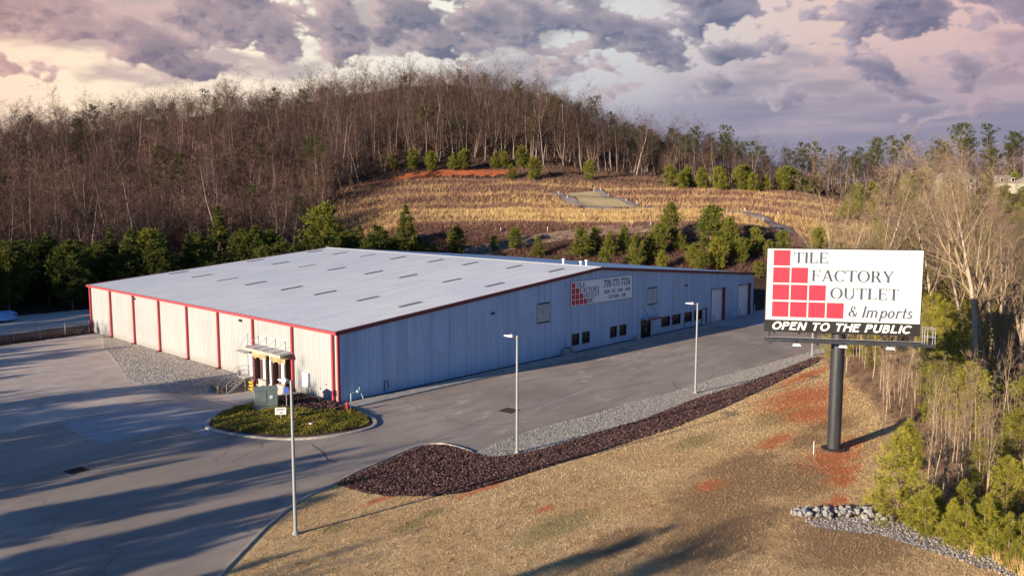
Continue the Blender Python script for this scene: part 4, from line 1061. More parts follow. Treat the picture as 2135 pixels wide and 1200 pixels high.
# ------------------------------------------------------------------ billboard on its single column
def build_billboard():
    O = Vector((16.8225, -40.7534, 0)); U = Vector((.50377, -.86384, 0)); N = Vector((-.86384, -.50377, 0))
    basep = O - N * .95 + U * (-.5)
    gz = float(lawn_z(0)(basep.x, basep.y))
    t = empty('billboard', (basep.x, basep.y, gz), 0, 'white roadside billboard with red tile steps and a black strip, on one black column', 'billboard')
    to_l = lambda v: Vector(v) - Vector((basep.x, basep.y, gz))
    P = lambda u, z, o: tuple(to_l(O + U * u + N * o + Vector((0, 0, z))))
    def pbox(mb, u0, z0, o0, u1, z1, o1):
        v = [P(u0,z0,o0), P(u1,z0,o0), P(u1,z1,o0), P(u0,z1,o0), P(u0,z0,o1), P(u1,z0,o1), P(u1,z1,o1), P(u0,z1,o1)]
        return mb.add(v, [(0,3,2,1),(4,5,6,7),(0,1,5,4),(1,2,6,5),(2,3,7,6),(3,0,4,7)])
    h = 9.55 - gz
    MB().lathe([(.50, -.3), (.50, h * .5), (.49, h - .02), (.49, h)], (0, 0, 0), 28).build('column', M['black_metal'], t, smooth=True)
    MB().lathe([(.98, -.2), (.98, .10), (.90, .14)], (0, 0, 0), 8).build('base_plate', M['rust'], t)
    p = MB(); pbox(p, -5.9, 10.09, -.10, 4.88, 15.44, 0); p.build('panel', M['cream_panel'], t)
    p = MB(); pbox(p, -5.9, 9.24, -.10, 4.88, 10.08, .004); p.build('lower_strip', M['sign_black'], t)
    f = MB()
    for u0, z0, u1, z1 in ((-5.96, 9.2, -5.9, 15.5), (4.88, 9.2, 4.94, 15.5), (-5.9, 15.44, 4.88, 15.5), (-5.9, 9.18, 4.88, 9.24)): pbox(f, u0, z0, -.16, u1, z1, .015)
    f.build('frame', M['dark_frame'], t)
    sq = MB()
    for r in range(4):
        for k in range(r + 1):
            u = -5.44 + k * 1.295; z = 15.34 - r * 1.287
            pbox(sq, u, z - 1.15, .001, u + 1.18, z, .012)
    sq.build('tile_motif', M['sign_red'], t)
    G = Glyphs(.165, .06, .07, .05)
    L = [G.line('TILE', -4.0, 14.40, .80, 2.42), G.line('FACTORY', -2.71, 13.07, .83, 5.70), G.line('OUTLET', -1.35, 11.79, .82, 4.72), G.line('&', -.06, 10.50, .78, .66, .12)]
    I = Glyphs(.16, .075, .05, .05)
    L.append(I.line('Imports', .88, 10.46, .84, 3.42, .22, .05))
    for l in L:
        for wd in l: text_mesh('lettering', [wd], P, M['sign_blue'], t, .012)
    B = Glyphs(.20, .20, 0, .20)
    for wd in B.line('OPEN TO THE PUBLIC', -5.44, 9.36, .60, 9.70, .22, .10): text_mesh('strip_lettering', [wd], lambda u, z, o: P(u, z, o + .004), M['sign_white'], t, .012)
    # back structure: uprights, top and bottom rails
    s = MB()
    for u in (-5.2, -3.4, -1.6, .6, 2.4, 4.3): pbox(s, u - .07, 9.0, -.38, u + .07, 15.3, -.12)
    for z in (9.6, 12.2, 14.6): pbox(s, -5.7, z - .1, -.60, 4.8, z + .1, -.39)
    pbox(s, -2.6, 9.25, -1.25, 1.8, 9.55, -.61)
    s.build('back_frame', M['black_metal'], t)
    # catwalk in front and under the panel, with lamp arms and the railing at the far end
    c = MB(); pbox(c, -5.95, 8.62, .35, 5.75, 8.68, 1.05); pbox(c, -5.95, 8.58, 1.05, 5.75, 8.80, 1.10); pbox(c, -5.95, 8.58, .30, 5.75, 8.80, .35)
    for u in (-5.55, -2.2, 1.3, 4.5): pbox(c, u - .06, 8.40, -.38, u + .06, 8.58, 1.1); pbox(c, u - .07, 8.68, -.30, u + .07, 9.2, -.16)
    c.build('catwalk', M['black_metal'], t)
    r = MB()
    for u, o in ((5.0, .38), (5.7, .38), (5.7, 1.02), (5.0, 1.02), (5.35, .38)): r.tube(P(u, 8.68, o), P(u, 9.95, o), .025, n=6)
    for z in (9.3, 9.93): r.tube(P(5.0, z, .38), P(5.7, z, .38), .022, n=6); r.tube(P(5.7, z, .38), P(5.7, z, 1.02), .022, n=6); r.tube(P(5.0, z, 1.02), P(5.7, z, 1.02), .022, n=6)
    r.build('end_railing', M['steel'], t)
    MB().tube(P(-5.9, 8.95, 1.07), P(4.9, 8.95, 1.07), .015, n=6).build('cable_rail', M['steel'], t)
    for u in (-3.79, -.62, 2.55):
        a = MB(); a.tube(P(u, 8.66, 1.1), P(u, 8.62, 1.95), .03, n=6); ar = a.build('lamp_arm', M['black_metal'], t)
        b_ = MB(); v = [P(u-.30, 8.48, 1.85), P(u+.30, 8.48, 1.85), P(u+.30, 8.50, 2.15), P(u-.30, 8.50, 2.15), P(u-.20, 8.66, 1.85), P(u+.20, 8.66, 1.85), P(u+.22, 8.64, 2.12), P(u-.22, 8.64, 2.12)]
        b_.add(v, [(0,3,2,1),(4,5,6,7),(0,1,5,4),(1,2,6,5),(2,3,7,6),(3,0,4,7)]).build('floodlight', M['lamp_white'], ar, bevel=.015)
build_billboard()

# ------------------------------------------------------------------ light poles
def make_pole():
    t = empty('lamp_post', (0, 0, 0))
    MB().lathe([(.115, -.1), (.11, .1), (.075, 8.95), (.06, 8.97)], n=12).build('pole', M['pole_paint'], t, smooth=True)
    MB().lathe([(.20, -.2), (.20, .05), (.15, .10), (.13, .22)], n=12).build('base_cover', M['pole_paint'], t)
    a = MB(); a.box(-.05, .06, 8.76, .05, .42, 8.88); a.build('arm', M['dark_frame'], t)
    hd = MB(); L = .98
    secs = [(.40, .15, .13), (.46, .19, .16), (.72, .19, .15), (1.05, .15, .11), (1.32, .07, .06), (1.36, .03, .03)]
    V = []
    for y, w, h in secs:
        V += [(-w, y, 8.80), (-w * .7, y, 8.80 + h * .8), (0, y, 8.80 + h), (w * .7, y, 8.80 + h * .8), (w, y, 8.80), (0, y, 8.76)]
    F = [(6*i+j, 6*i+(j+1) % 6, 6*(i+1)+(j+1) % 6, 6*(i+1)+j) for i in range(len(secs)-1) for j in range(6)] + [tuple(range(6)), tuple(range(6*(len(secs)-1), 6*len(secs)))]
    hd.add(V, F); h = hd.build('lamp_head', M['lamp_white'], t, smooth=True)
    MB().lathe([(.05, 0), (.05, .09), (.03, .10)], (0, .6, 8.94), 8).build('photocell', M['steel'], h)
    return t
pole0 = make_pole()
for i, (x, y, lab) in enumerate([(-19.58, -23.72, 'tall grey lamp post on the lawn edge, nearest the viewer'), (.16, -22.75, 'tall grey lamp post at the tip of the red mulch bed'), (26.2, -22.6, 'tall grey lamp post on the gravel strip facing the office windows'), (52.9, -22.9, 'far grey lamp post at the end of the gravel strip, behind the billboard')]):
    o = pole0 if i == 0 else copy_tree(pole0)
    o.location = (x, y, float(lawn_z(.02)(x, y))); tag(o, lab, 'lamp post', 'lamp posts along the parking lot')

# ------------------------------------------------------------------ small things round the building
def build_stairs():
    t = empty('dock_stairs', (-1.3, 15.9, -1.1), 0, 'steel stairs with tube handrails climbing to the door beside the loading dock', 'stairs')
    p = MB(); p.box(.02, -.75, 1.32, 1.22, .95, 1.40); p.build('platform', M['steel'], t)
    l = MB()
    for x, y in ((.08, -.68), (.08, .88), (1.0, .88)): l.box(x - .04, y - .04, -.1, x + .04, y + .04, 1.32)
    l.build('platform_legs', M['steel'], t)
    n = 7
    for y in (-.72, .72):
        s = MB(); s.bar((.02, y, 1.28), (-2.05, y, -.05), .05, .24); s.build('stringer', M['steel'], t)
    for i in range(n):
        f = (i + .5) / n
        MB().box(-2.05 * f - .14, -.69, 1.34 - 1.36 * f - .02, -2.05 * f + .14, .69, 1.34 - 1.36 * f + .02).build('tread', M['wood'], t)
    for y in (-.72, .72):
        h = MB(); h.path([(1.15 if y > 0 else .05, y, 2.40), (.02, y, 2.40), (-2.05, y, 1.0), (-2.05, y, -.05)], .024, 6); h.path([(1.15 if y > 0 else .05, y, 1.90), (.02, y, 1.90), (-2.05, y, .5)], .02, 6)
        h.tube((.02, y, 1.35), (.02, y, 2.4), .024, n=6); h.tube((-1.0, y, .65), (-1.0, y, 1.72), .02, n=6)
        if y > 0: h.tube((1.15, y, 1.35), (1.15, y, 2.4), .024, n=6)
        h.build('handrail', M['steel'], t)
    MB().tube((.1, .9, -.1), (.1, .9, 4.1), .035, n=6).build('canopy_post', M['steel'], t)
build_stairs()

def build_dock_bits():
    for y in (11.1, 7.2):
        t = empty('bollard', (-1.5 if y > 9 else -1.3, y, -1.1), 0, 'short thick concrete bollard between the two dock doors' if y > 9 else 'short thick concrete bollard right of the dock doors', 'bollard', 'concrete bollards at the loading dock')
        MB().lathe([(.24, -.2), (.24, 1.15), (.20, 1.24), (.10, 1.28)], n=14).build('post', M['concrete'], t, smooth=True)
        MB().lathe([(.26, -.2), (.27, .12)], n=14).build('footing', M['concrete'], t)
    t = empty('wheel_stop', (-.9, 14.75, -1.1), 0, 'yellow painted steel guard rack beside the dock stairs', 'guard rail')
    for z in (.25, .6, .95): MB().box(-.06, -.5, z - .09, .06, .35, z + .09).build('rail', M['yellow'], t)
    for y in (-.4, .25): MB().box(.062, y - .05, -.1, .15, y + .05, 1.1).build('post', M['yellow'], t)
    t = empty('retaining_wall', (-3.9, 16.0, -1.0), 0, 'low dark timber wall at the foot of the dock stairs', 'wall')
    MB().box(-.12, -.35, -.3, .10, 2.2, .75).build('wall_boards', M['wood'], t)
    MB().box(-.16, -.42, -.3, .14, -.352, .9).build('end_post', M['wood'], t)
build_dock_bits()

def build_transformer():
    a = atan2(-.9, 1.75)
    z = float(island_z(0)(-6.3, 2.2))
    t = empty('transformer', (-6.2, 2.4, z), a, 'grey green electrical transformer cabinet on the planted island', 'transformer')
    MB().box(-1.15, -.72, -.25, 1.15, .92, .12).build('pad', M['concrete'], t, bevel=.02)
    MB().box(-1.0, -.55, .12, 1.0, .75, 1.72).build('cabinet', M['transformer'], t, bevel=.03)
    MB().add([(-1.05,-.62,1.72),(1.05,-.62,1.72),(1.05,.82,1.72),(-1.05,.82,1.72),(-1.05,-.62,1.79),(1.05,-.62,1.79),(1.05,.82,1.86),(-1.05,.82,1.86)], [(0,3,2,1),(4,5,6,7),(0,1,5,4),(1,2,6,5),(2,3,7,6),(3,0,4,7)]).build('lid', M['transformer'], t)
    MB().box(-.98, -.566, .30, .98, -.551, .34).build('seam', M['dark_frame'], t)
    MB().box(.30, -.572, .95, .56, -.551, 1.25).build('warning_plate', M['white_paint'], t)
    MB().box(.02, -.565, .45, .035, -.551, 1.65).build('door_gap', M['dark_frame'], t)
build_transformer()

def build_small():
    # fire hydrant
    x, y = -1.45, -3.35
    t = empty('fire_hydrant', (x, y, float(island_z(0)(x, y))), 0, 'small red fire hydrant at the corner of the planted island', 'hydrant')
    MB().lathe([(.17, -.1), (.17, .06), (.12, .08), (.115, .55), (.15, .57), (.15, .62), (.12, .66), (.09, .74), (.03, .79)], n=14).build('barrel', M['hydrant'], t, smooth=True)
    MB().lathe([(.035, .78), (.035, .84)], n=6).build('operating_nut', M['hydrant'], t)
    for dx, dy in ((-1, 0), (0, -1), (1, 0)): MB().tube((dx*.10, dy*.10, .42), (dx*.20, dy*.20, .42), .06, .055, 10).build('outlet_cap', M['hydrant'], t)
    # small white notice and blue sign on posts
    def post_sign(name, x, y, w, h, zc, mat, lab, rz, lines):
        z = float(island_z(0)(x, y))
        t = empty(name, (x, y, z), rz, lab, 'sign')
        MB().box(-w/2, -.03, zc - h/2, w/2, 0, zc + h/2).build('panel', mat, t)
        MB().box(-.03, .001, -.2, .03, .05, zc + h/2 - .05).build('post', M['steel'], t)
        ln = MB()
        for (a, b_, c, d) in lines: ln.box(a, -.036, b_, c, -.0305, d)
        if lines: ln.build('print', M['sign_blue'], t)
        return t
    post_sign('notice_sign', -7.55, -2.3, .92, .62, .78, M['sign_white'], 'small white notice board standing in the island planting', radians(-38), [(-.36, .93, .34, .99), (-.36, .82, .30, .86), (-.36, .72, .02, .75), (-.02, .58, .16, .68)])
    post_sign('post_sign', -4.9, 1.1, .46, .55, 1.62, M['blue_sign'], 'blue square sign on a white post behind the lamp post', radians(-40), [])
    # gas meter
    t = empty('gas_meter', (1.3, -.45, .06), 0, 'pale blue gas pipes and meter at the corner of the blue grey wall', 'gas meter')
    MB().path([(-.25, 0, -.1), (-.25, 0, .72), (.1, 0, .78), (.35, 0, .78)], .05).build('inlet_pipe', M['gas_paint'], t)
    MB().path([(.75, 0, .72), (.95, 0, .55), (1.15, 0, .1), (1.15, 0, -.1)], .05).build('outlet_pipe', M['gas_paint'], t)
    MB().lathe([(.10, -.12), (.17, -.06), (.17, .10), (.10, .16)], (.55, 0, .78), 12).build('regulator', M['gas_paint'], t, smooth=True)
    MB().lathe([(.04, .16), (.04, .42), (.07, .44), (.07, .48)], (.75, 0, .72), 8).build('valve', M['gas_paint'], t)
    # condenser by the wall
    t = empty('air_conditioner', (33.0, -.85, .13), 0, 'small grey air conditioning unit on the pavement by the blue grey wall', 'air conditioner')
    MB().box(-.5, -.45, .08, .5, .45, .82).build('casing', M['steel'], t, bevel=.02)
    MB().box(-.58, -.52, 0, .58, .52, .08).build('pad', M['concrete'], t)
    MB().lathe([(.36, .82), (.36, .87), (.30, .88)], n=18).build('fan_guard', M['dark_frame'], t)
    g = MB()
    for i in range(8): g.box(-.46, -.458, .16 + i*.08, .46, -.451, .20 + i*.08)
    g.build('grille', M['dark_frame'], t)
    MB().path([(.3, .5, .3), (.3, .72, .3), (.3, .72, 1.5)], .025).build('refrigerant_line', M['dark_frame'], t)
    t = empty('air_conditioner', (47.8, -.9, .13), 0, 'low grey condenser box left of the entrance door', 'air conditioner')
    MB().box(-.38, -.22, .06, .38, .22, .52).build('casing', M['steel'], t, bevel=.02); MB().box(-.42, -.26, 0, .42, .26, .06).build('pad', M['concrete'], t)
    # bollards at the roller doors
    labs = ['pale yellow bollard at the left edge of the first roller door', 'pale yellow bollard right of the first roller door', 'pale yellow bollard left of the second roller door', 'pale yellow bollard right of the second roller door']
    for x, lab in zip((68.55, 73.7, 76.9, 81.9), labs):
        t = empty('bollard', (x, -.62, .01), 0, lab, 'bollard', 'bollards at the roller doors')
        MB().lathe([(.10, -.1), (.10, 1.42), (.085, 1.49), (.03, 1.52)], n=12).build('post', M['kerb'], t, smooth=True)
        MB().lathe([(.16, -.1), (.16, .03)], n=12).build('footing', M['concrete'], t)
    # drains
    for (x, y, lab, s, z) in ((9.0, -13.6, 'rusty storm drain grate in the middle of the parking lot', .75, .004), (-24.05, -2.56, 'dark sunken drain grate in the shaded drive', .65, .004)):
        t = empty('drain_grate', (x, y, z), radians(8), lab, 'drain')
        f = MB(); f.box(-s, -s, -.02, s, -s + .08, .012); f.box(-s, s - .08, -.02, s, s, .012); f.box(-s, -s + .08, -.02, -s + .08, s - .08, .012); f.box(s - .08, -s + .08, -.02, s, s - .08, .012)
        f.build('frame', M['rust'], t)
        b_ = MB()
        k = 8
        for i in range(k):
            xx = -s + .12 + (2*s - .24) * i / (k - 1); b_.box(xx - .04, -s + .08, -.02, xx + .04, s - .08, .009)
        b_.build('bars', M['rust'], t)
        MB().box(-s + .08, -s + .08, -.018, s - .08, s - .08, -.004).build('pit', M['dock_pad'], t)
    # white stake by the billboard
    t = empty('survey_stake', (15.0, -39.3, float(lawn_z(0)(15, -39.3))), 0, 'thin white stake leaning beside the billboard column', 'stake')
    MB().bar((0, 0, -.1), (.10, .05, .95), .05, .03).build('shaft', M['white_paint'], t); MB().bar((.10, .05, .95), (.106, .053, 1.02), .051, .031).build('tip', M['sign_red'], t)
    # small white valve cover in the planting
    t = tag(MB().lathe([(.16, 0), (.17, .05), (.10, .09), (.02, .10)], n=12).build('valve_cover', M['white_paint'], loc=(-6.9, -5.9, float(island_z(.28)(-6.9, -5.9)))), 'small round white cover half hidden in the island planting', 'cover')
build_small()

# riprap: a tongue of loose grey stones at the end of the lawn
def build_rocks():
    rng = np.random.default_rng(3)
    kinds = []
    for k in range(6):
        bm = bmesh.new(); bmesh.ops.create_icosphere(bm, subdivisions=2, radius=.5)
        ax = rng.normal(size=(5, 3)); ax /= np.linalg.norm(ax, axis=1)[:, None]; cut = rng.uniform(.26, .42, 5)
        for v in bm.verts:
            p = np.array(v.co)
            for a, c in zip(ax, cut):
                d = p @ a
                if d > c: p = p - a * (d - c)
            p = p * np.array([1.25, .95, .8]) * (1 + .05 * rng.normal())
            v.co = p
        me = bpy.data.meshes.new('boulder'); bm.to_mesh(me); bm.free(); me.materials.append(M['rock']); kinds.append(me)
    line = [(1.75, -43.9), (2.7, -44.5), (3.6, -45.2), (4.6, -46.0), (5.3, -46.9), (4.9, -47.9)]
    n = 0
    while n < 120:
        f = rng.uniform(0, len(line) - 1.001); i = int(f); a = f - i
        p = np.array(line[i]) * (1 - a) + np.array(line[i+1]) * a
        w = .16 + .28 * min(1, f / 3.2)
        q = p + rng.normal(0, w, 2)
        o = bpy.data.objects.new('boulder', kinds[n % 6]); COL.objects.link(o)
        s = rng.uniform(.20, .42)
        o.location = (q[0], q[1], float(lawn_z(.03)(q[0], q[1])) + s * rng.uniform(.15, .35) + max(0, .30 - .35 * np.linalg.norm(q - p)))
        o.rotation_euler = tuple(rng.uniform(0, 6.28, 3)); o.scale = (s, s, s)
        tag(o, 'angular grey stone in the loose rock pile beside the bushy pine', 'rock', 'loose stones of the drain outlet'); n += 1
build_rocks()

# chain link fence and what lies behind it
def mat_mesh():
    m, b, p = new_mat('chain_link_mesh')
    P = objco(b)
    s = b.n.new('ShaderNodeSeparateXYZ'); b.l.new(P, s.inputs[0])
    k = 1 / .12
    a1 = b.m('ABSOLUTE', b.m('SUBTRACT', b.m('FRACT', b.m('MULTIPLY', b.m('ADD', s.outputs[0], s.outputs[2]), k)), .5))
    a2 = b.m('ABSOLUTE', b.m('SUBTRACT', b.m('FRACT', b.m('MULTIPLY', b.m('SUBTRACT', s.outputs[0], s.outputs[2]), k)), .5))
    al = b.m('GREATER_THAN', b.m('MAXIMUM', a1, a2), .46)
    b.put(p.inputs['Base Color'], (.4, .4, .4)); b.put(p.inputs['Alpha'], al); p.inputs['Metallic'].default_value = .5
    return m
M['chain_link'] = mat_mesh()
def build_fence():
    A, B_ = Vector((-40, 57.0, 0)), Vector((-.6, 60.3, 0)); L = (B_ - A).length; ang = atan2(B_.y - A.y, B_.x - A.x)
    t = empty('chain_link_fence', A, ang, 'low chain link fence on steel posts behind the gravel yard', 'fence')
    n = 13
    for i in range(n):
        MB().tube((L * i / (n-1), 0, -.2), (L * i / (n-1), 0, 1.75), .035, n=8).build('post', M['steel'], t)
    MB().tube((0, 0, 1.72), (L, 0, 1.72), .025, n=8).build('top_rail', M['steel'], t)
    MB().add([(0, .04, .02), (L, .04, .02), (L, .04, 1.70), (0, .04, 1.70)], [(0, 1, 2, 3)]).build('mesh', M['chain_link'], t, recalc=False)
    # boat hull under a blue tarp
    t = empty('covered_boat', (-9.2, 80.6, 0), radians(8), 'low blue tarp over a long load at the edge of the dark pines', 'tarpaulin')
    secs = [(-7, 1.5, .9), (-5, 1.7, 1.1), (-3, 1.7, 1.05), (-1, 1.7, 1.2), (1, 1.75, 1.3), (2.6, 1.8, 2.0), (4.2, 1.7, 2.3), (5.4, 1.3, 2.2), (6.6, .5, 1.9)]
    V = []
    r = np.random.default_rng(5)
    for x, w, h in secs:
        for a in np.linspace(-1, 1, 9):
            hh = h * (1 - .28 * abs(a) ** 2) if abs(a) < .99 else .35
            V.append((x + r.normal(0, .05), a * w * (1.0 if abs(a) < .99 else 1.03), hh + r.normal(0, .05)))
    F = [(9*i+j, 9*i+j+1, 9*(i+1)+j+1, 9*(i+1)+j) for i in range(len(secs)-1) for j in range(8)] + [tuple(range(9)), tuple(range(9*(len(secs)-1), 9*len(secs)))]
    MB().add(V, F).build('tarp', M['blue_tarp'], t, smooth=True); t.scale = (.8, .8, .72)
    b_ = MB(); b_.box(-6.5, -.9, .3, 5.6, .9, .5); b_.build('bed', M['dark_frame'], t)
    for x in (-5, -1, 3.5):
        for y in (-1.0, 1.0): MB().tube((x, y - .12, .32), (x, y + .12, .32), .32, n=14).build('wheel', M['dock_pad'], t)
build_fence()

# utility markers in the far field
def build_markers():
    mk = MB().lathe([(.07, -.3), (.07, .95), (.05, 1.0)], n=8); me = None
    pts = [(160.1, 107.3), (154.7, 99.3), (169.7, 100.5), (171.2, 98.9), (168.7, 94.0), (163.8, 83.6), (164.8, 80.4), (165.9, 45.2), (168.9, 41.5), (173.1, 39.0), (156.0, 34.9), (125.7, 54.6), (128.3, 50.9), (110.9, 69.6), (102.8, 77.9)]
    for i, (x, y) in enumerate(pts):
        if me is None:
            o = mk.build('marker_post', M['white_paint']); me = o.data
        else:
            o = bpy.data.objects.new('marker_post', me); COL.objects.link(o)
        o.location = (x, y, float(terrain(x, y)) + .1)
        tag(o, 'small white marker post beside a lane in the far field', 'post', 'white marker posts along the field lanes')
build_markers()

def build_house(x, y, rz, lab, w=11, d=8, h=4.6, rh=2.2):
    z = float(terrain(x, y))
    t = empty('house', (x, y, z), rz, lab, 'house')
    mb = MB(); mb.box(-w/2, -d/2, -2, w/2, d/2, h); mb.build('wall', M['house_wall'], t)
    rf = MB(); o = .5
    rf.add([(-w/2-o, -d/2-o, h), (w/2+o, -d/2-o, h), (w/2+o, d/2+o, h), (-w/2-o, d/2+o, h), (-w/2+1.5, 0, h+rh), (w/2-1.5, 0, h+rh)], [(0,1,5,4), (1,2,5), (2,3,4,5), (3,0,4), (3,2,1,0)])
    r = rf.build('roof', M['house_roof'], t)
    MB().box(1.5, 1, h+.4, 2.4, 1.9, h+rh+.9).build('chimney', M['house_wall'], r)
    for i in range(4):
        xx = -w/2 + 1.5 + i * (w - 3) / 3
        for zz in (1.0, 3.4):
            f = MB(); f.box(xx - .55, -d/2 - .06, zz, xx + .55, -d/2 - .002, zz + 1.3); wn_ = f.build('window', M['white_paint'], t)
            MB().box(xx - .44, -d/2 - .075, zz + .1, xx + .44, -d/2 - .0605, zz + 1.2).build('pane', M['glass'], wn_)
    g = MB(); g.box(-2, -d/2 - 2.2, -2, 3.6, -d/2 - .003, 3.0); g.build('porch', M['house_wall'], t)
    MB().add([(-2.3, -d/2-2.5, 3.0), (3.9, -d/2-2.5, 3.0), (3.9, -d/2-.003, 3.0), (-2.3, -d/2-.003, 3.0), (.8, -d/2-2.5, 4.6), (.8, -d/2-.003, 4.6)], [(0,1,4), (2,3,5), (0,4,5,3), (1,2,5,4), (0,3,2,1)]).build('porch_roof', M['house_roof'], t)
build_house(251, 16, radians(-62), 'cream two storey house half hidden by bare branches')
build_house(262, 2, radians(-50), 'low tan roofed house right of the cream house', 13, 8, 3.2, 2.4)

# ------------------------------------------------------------------ vegetation: materials
def mat_bark(name, c0, c1, z0=None):
    m, b, p = new_mat(name)
    oi = b.n.new('ShaderNodeObjectInfo')
    n = b.noise(b.mapping(objco(b), scale=(6, 6, .8)), 1.0, 4, .6)
    c = b.mix(oi.outputs['Random'], c0, c1)
    c = b.mix(b.m('MULTIPLY', b.smooth(n, .42, .7), .5), c, tuple(x * .5 for x in c0))
    b.put(p.inputs['Base Color'], c); p.inputs['Roughness'].default_value = .9; p.inputs['Specular IOR Level'].default_value = .1
    return m
M['bark_hill'] = mat_bark('grey_brown_bark', (.13, .098, .08), (.42, .34, .28))
M['twig_hill'] = mat_bark('brown_twigs', (.055, .037, .031), (.155, .094, .070))
M['hill_brush'] = mat_leaf('dark_hill_brush', (.05, .031, .025), (.11, .066, .049), (.20, .125, .088), trans=0)
M['bark_wide'] = mat_bark('pale_slope_bark', (.11, .083, .068), (.44, .35, .28))
M['twig_wide'] = mat_bark('pinkish_twigs', (.060, .042, .036), (.25, .142, .105))
M['bark_pale'] = mat_bark('pale_tan_bark', (.36, .275, .19), (.46, .36, .255))
M['twig_pale'] = mat_bark('pale_tan_twigs', (.24, .17, .105), (.36, .26, .165))
M['bark_pine'] = mat_bark('brown_pine_bark', (.20, .13, .09), (.27, .18, .13))
M['needle'] = mat_leaf('sunny_pine_needles', (.080, .098, .018), (.185, .190, .030), (.33, .295, .050))
M['needle_dark'] = mat_leaf('dark_pine_needles', (.034, .048, .014), (.085, .100, .020), (.165, .165, .030))
M['needle_tall'] = mat_leaf('dull_pine_needles', (.040, .052, .018), (.075, .088, .026), (.125, .130, .036))
M['brush'] = mat_leaf('brown_brush_twigs', (.085, .050, .040), (.155, .092, .066), (.27, .17, .11), trans=0)
M['brush_plum'] = mat_leaf('plum_brown_brush', (.095, .050, .043), (.175, .092, .070), (.28, .155, .11), trans=0)
M['field_brush'] = mat_leaf('red_brown_field_brush', (.12, .062, .050), (.225, .115, .085), (.36, .205, .14), trans=0)
M['straw'] = mat_leaf('tan_broomsedge', (.26, .145, .07), (.48, .31, .13), (.66, .48, .21), trans=.15)
M['chips'] = mat_leaf('mulch_chips', (.035, .019, .020), (.085, .045, .042), (.22, .135, .12), trans=0)
M['pebbles'] = mat_leaf('pale_pebbles', (.24, .21, .17), (.50, .45, .38), (.72, .66, .57), trans=0)
M['needle_near'] = mat_leaf('bright_seedling_needles', (.12, .13, .020), (.27, .255, .036), (.44, .38, .060))
M['ivy'] = mat_leaf('island_ground_cover', (.085, .092, .018), (.215, .195, .034), (.38, .29, .052))

# ------------------------------------------------------------------ vegetation: generators (arrays of triangles)
class Arr:
    def __init__(s): s.V = []; s.F = []; s.T = []; s.n = 0
    def add(s, V, F, t):
        V = np.asarray(V, float).reshape(-1, 3); F = np.asarray(F, int).reshape(-1, 3)
        s.V.append(V); s.F.append(F + s.n); s.n += len(V)
        s.T.append(np.full(len(V), t) if np.isscalar(t) else np.asarray(t))
    def get(s):
        return np.concatenate(s.V), np.concatenate(s.F), np.concatenate(s.T)

def tube_arr(A, p, q, r0, r1, n, t=.5):
    d = q - p; L = np.linalg.norm(d) + 1e-9; d = d / L
    a = np.cross(d, [0, 0, 1.0]); la = np.linalg.norm(a)
    a = np.array([1.0, 0, 0]) if la < 1e-3 else a / la
    c = np.cross(d, a)
    an = np.arange(n) * 2 * pi / n
    ring = np.outer(np.cos(an), a) + np.outer(np.sin(an), c)
    V = np.concatenate([p + ring * r0, q + ring * r1])
    i = np.arange(n); j = (i + 1) % n
    A.add(V, np.concatenate([np.stack([i, j, n + j], 1), np.stack([i, n + j, n + i], 1)]), t)

def rot_about(v, k, a):
    return v * cos(a) + np.cross(k, v) * sin(a) + k * (k @ v) * (1 - cos(a))

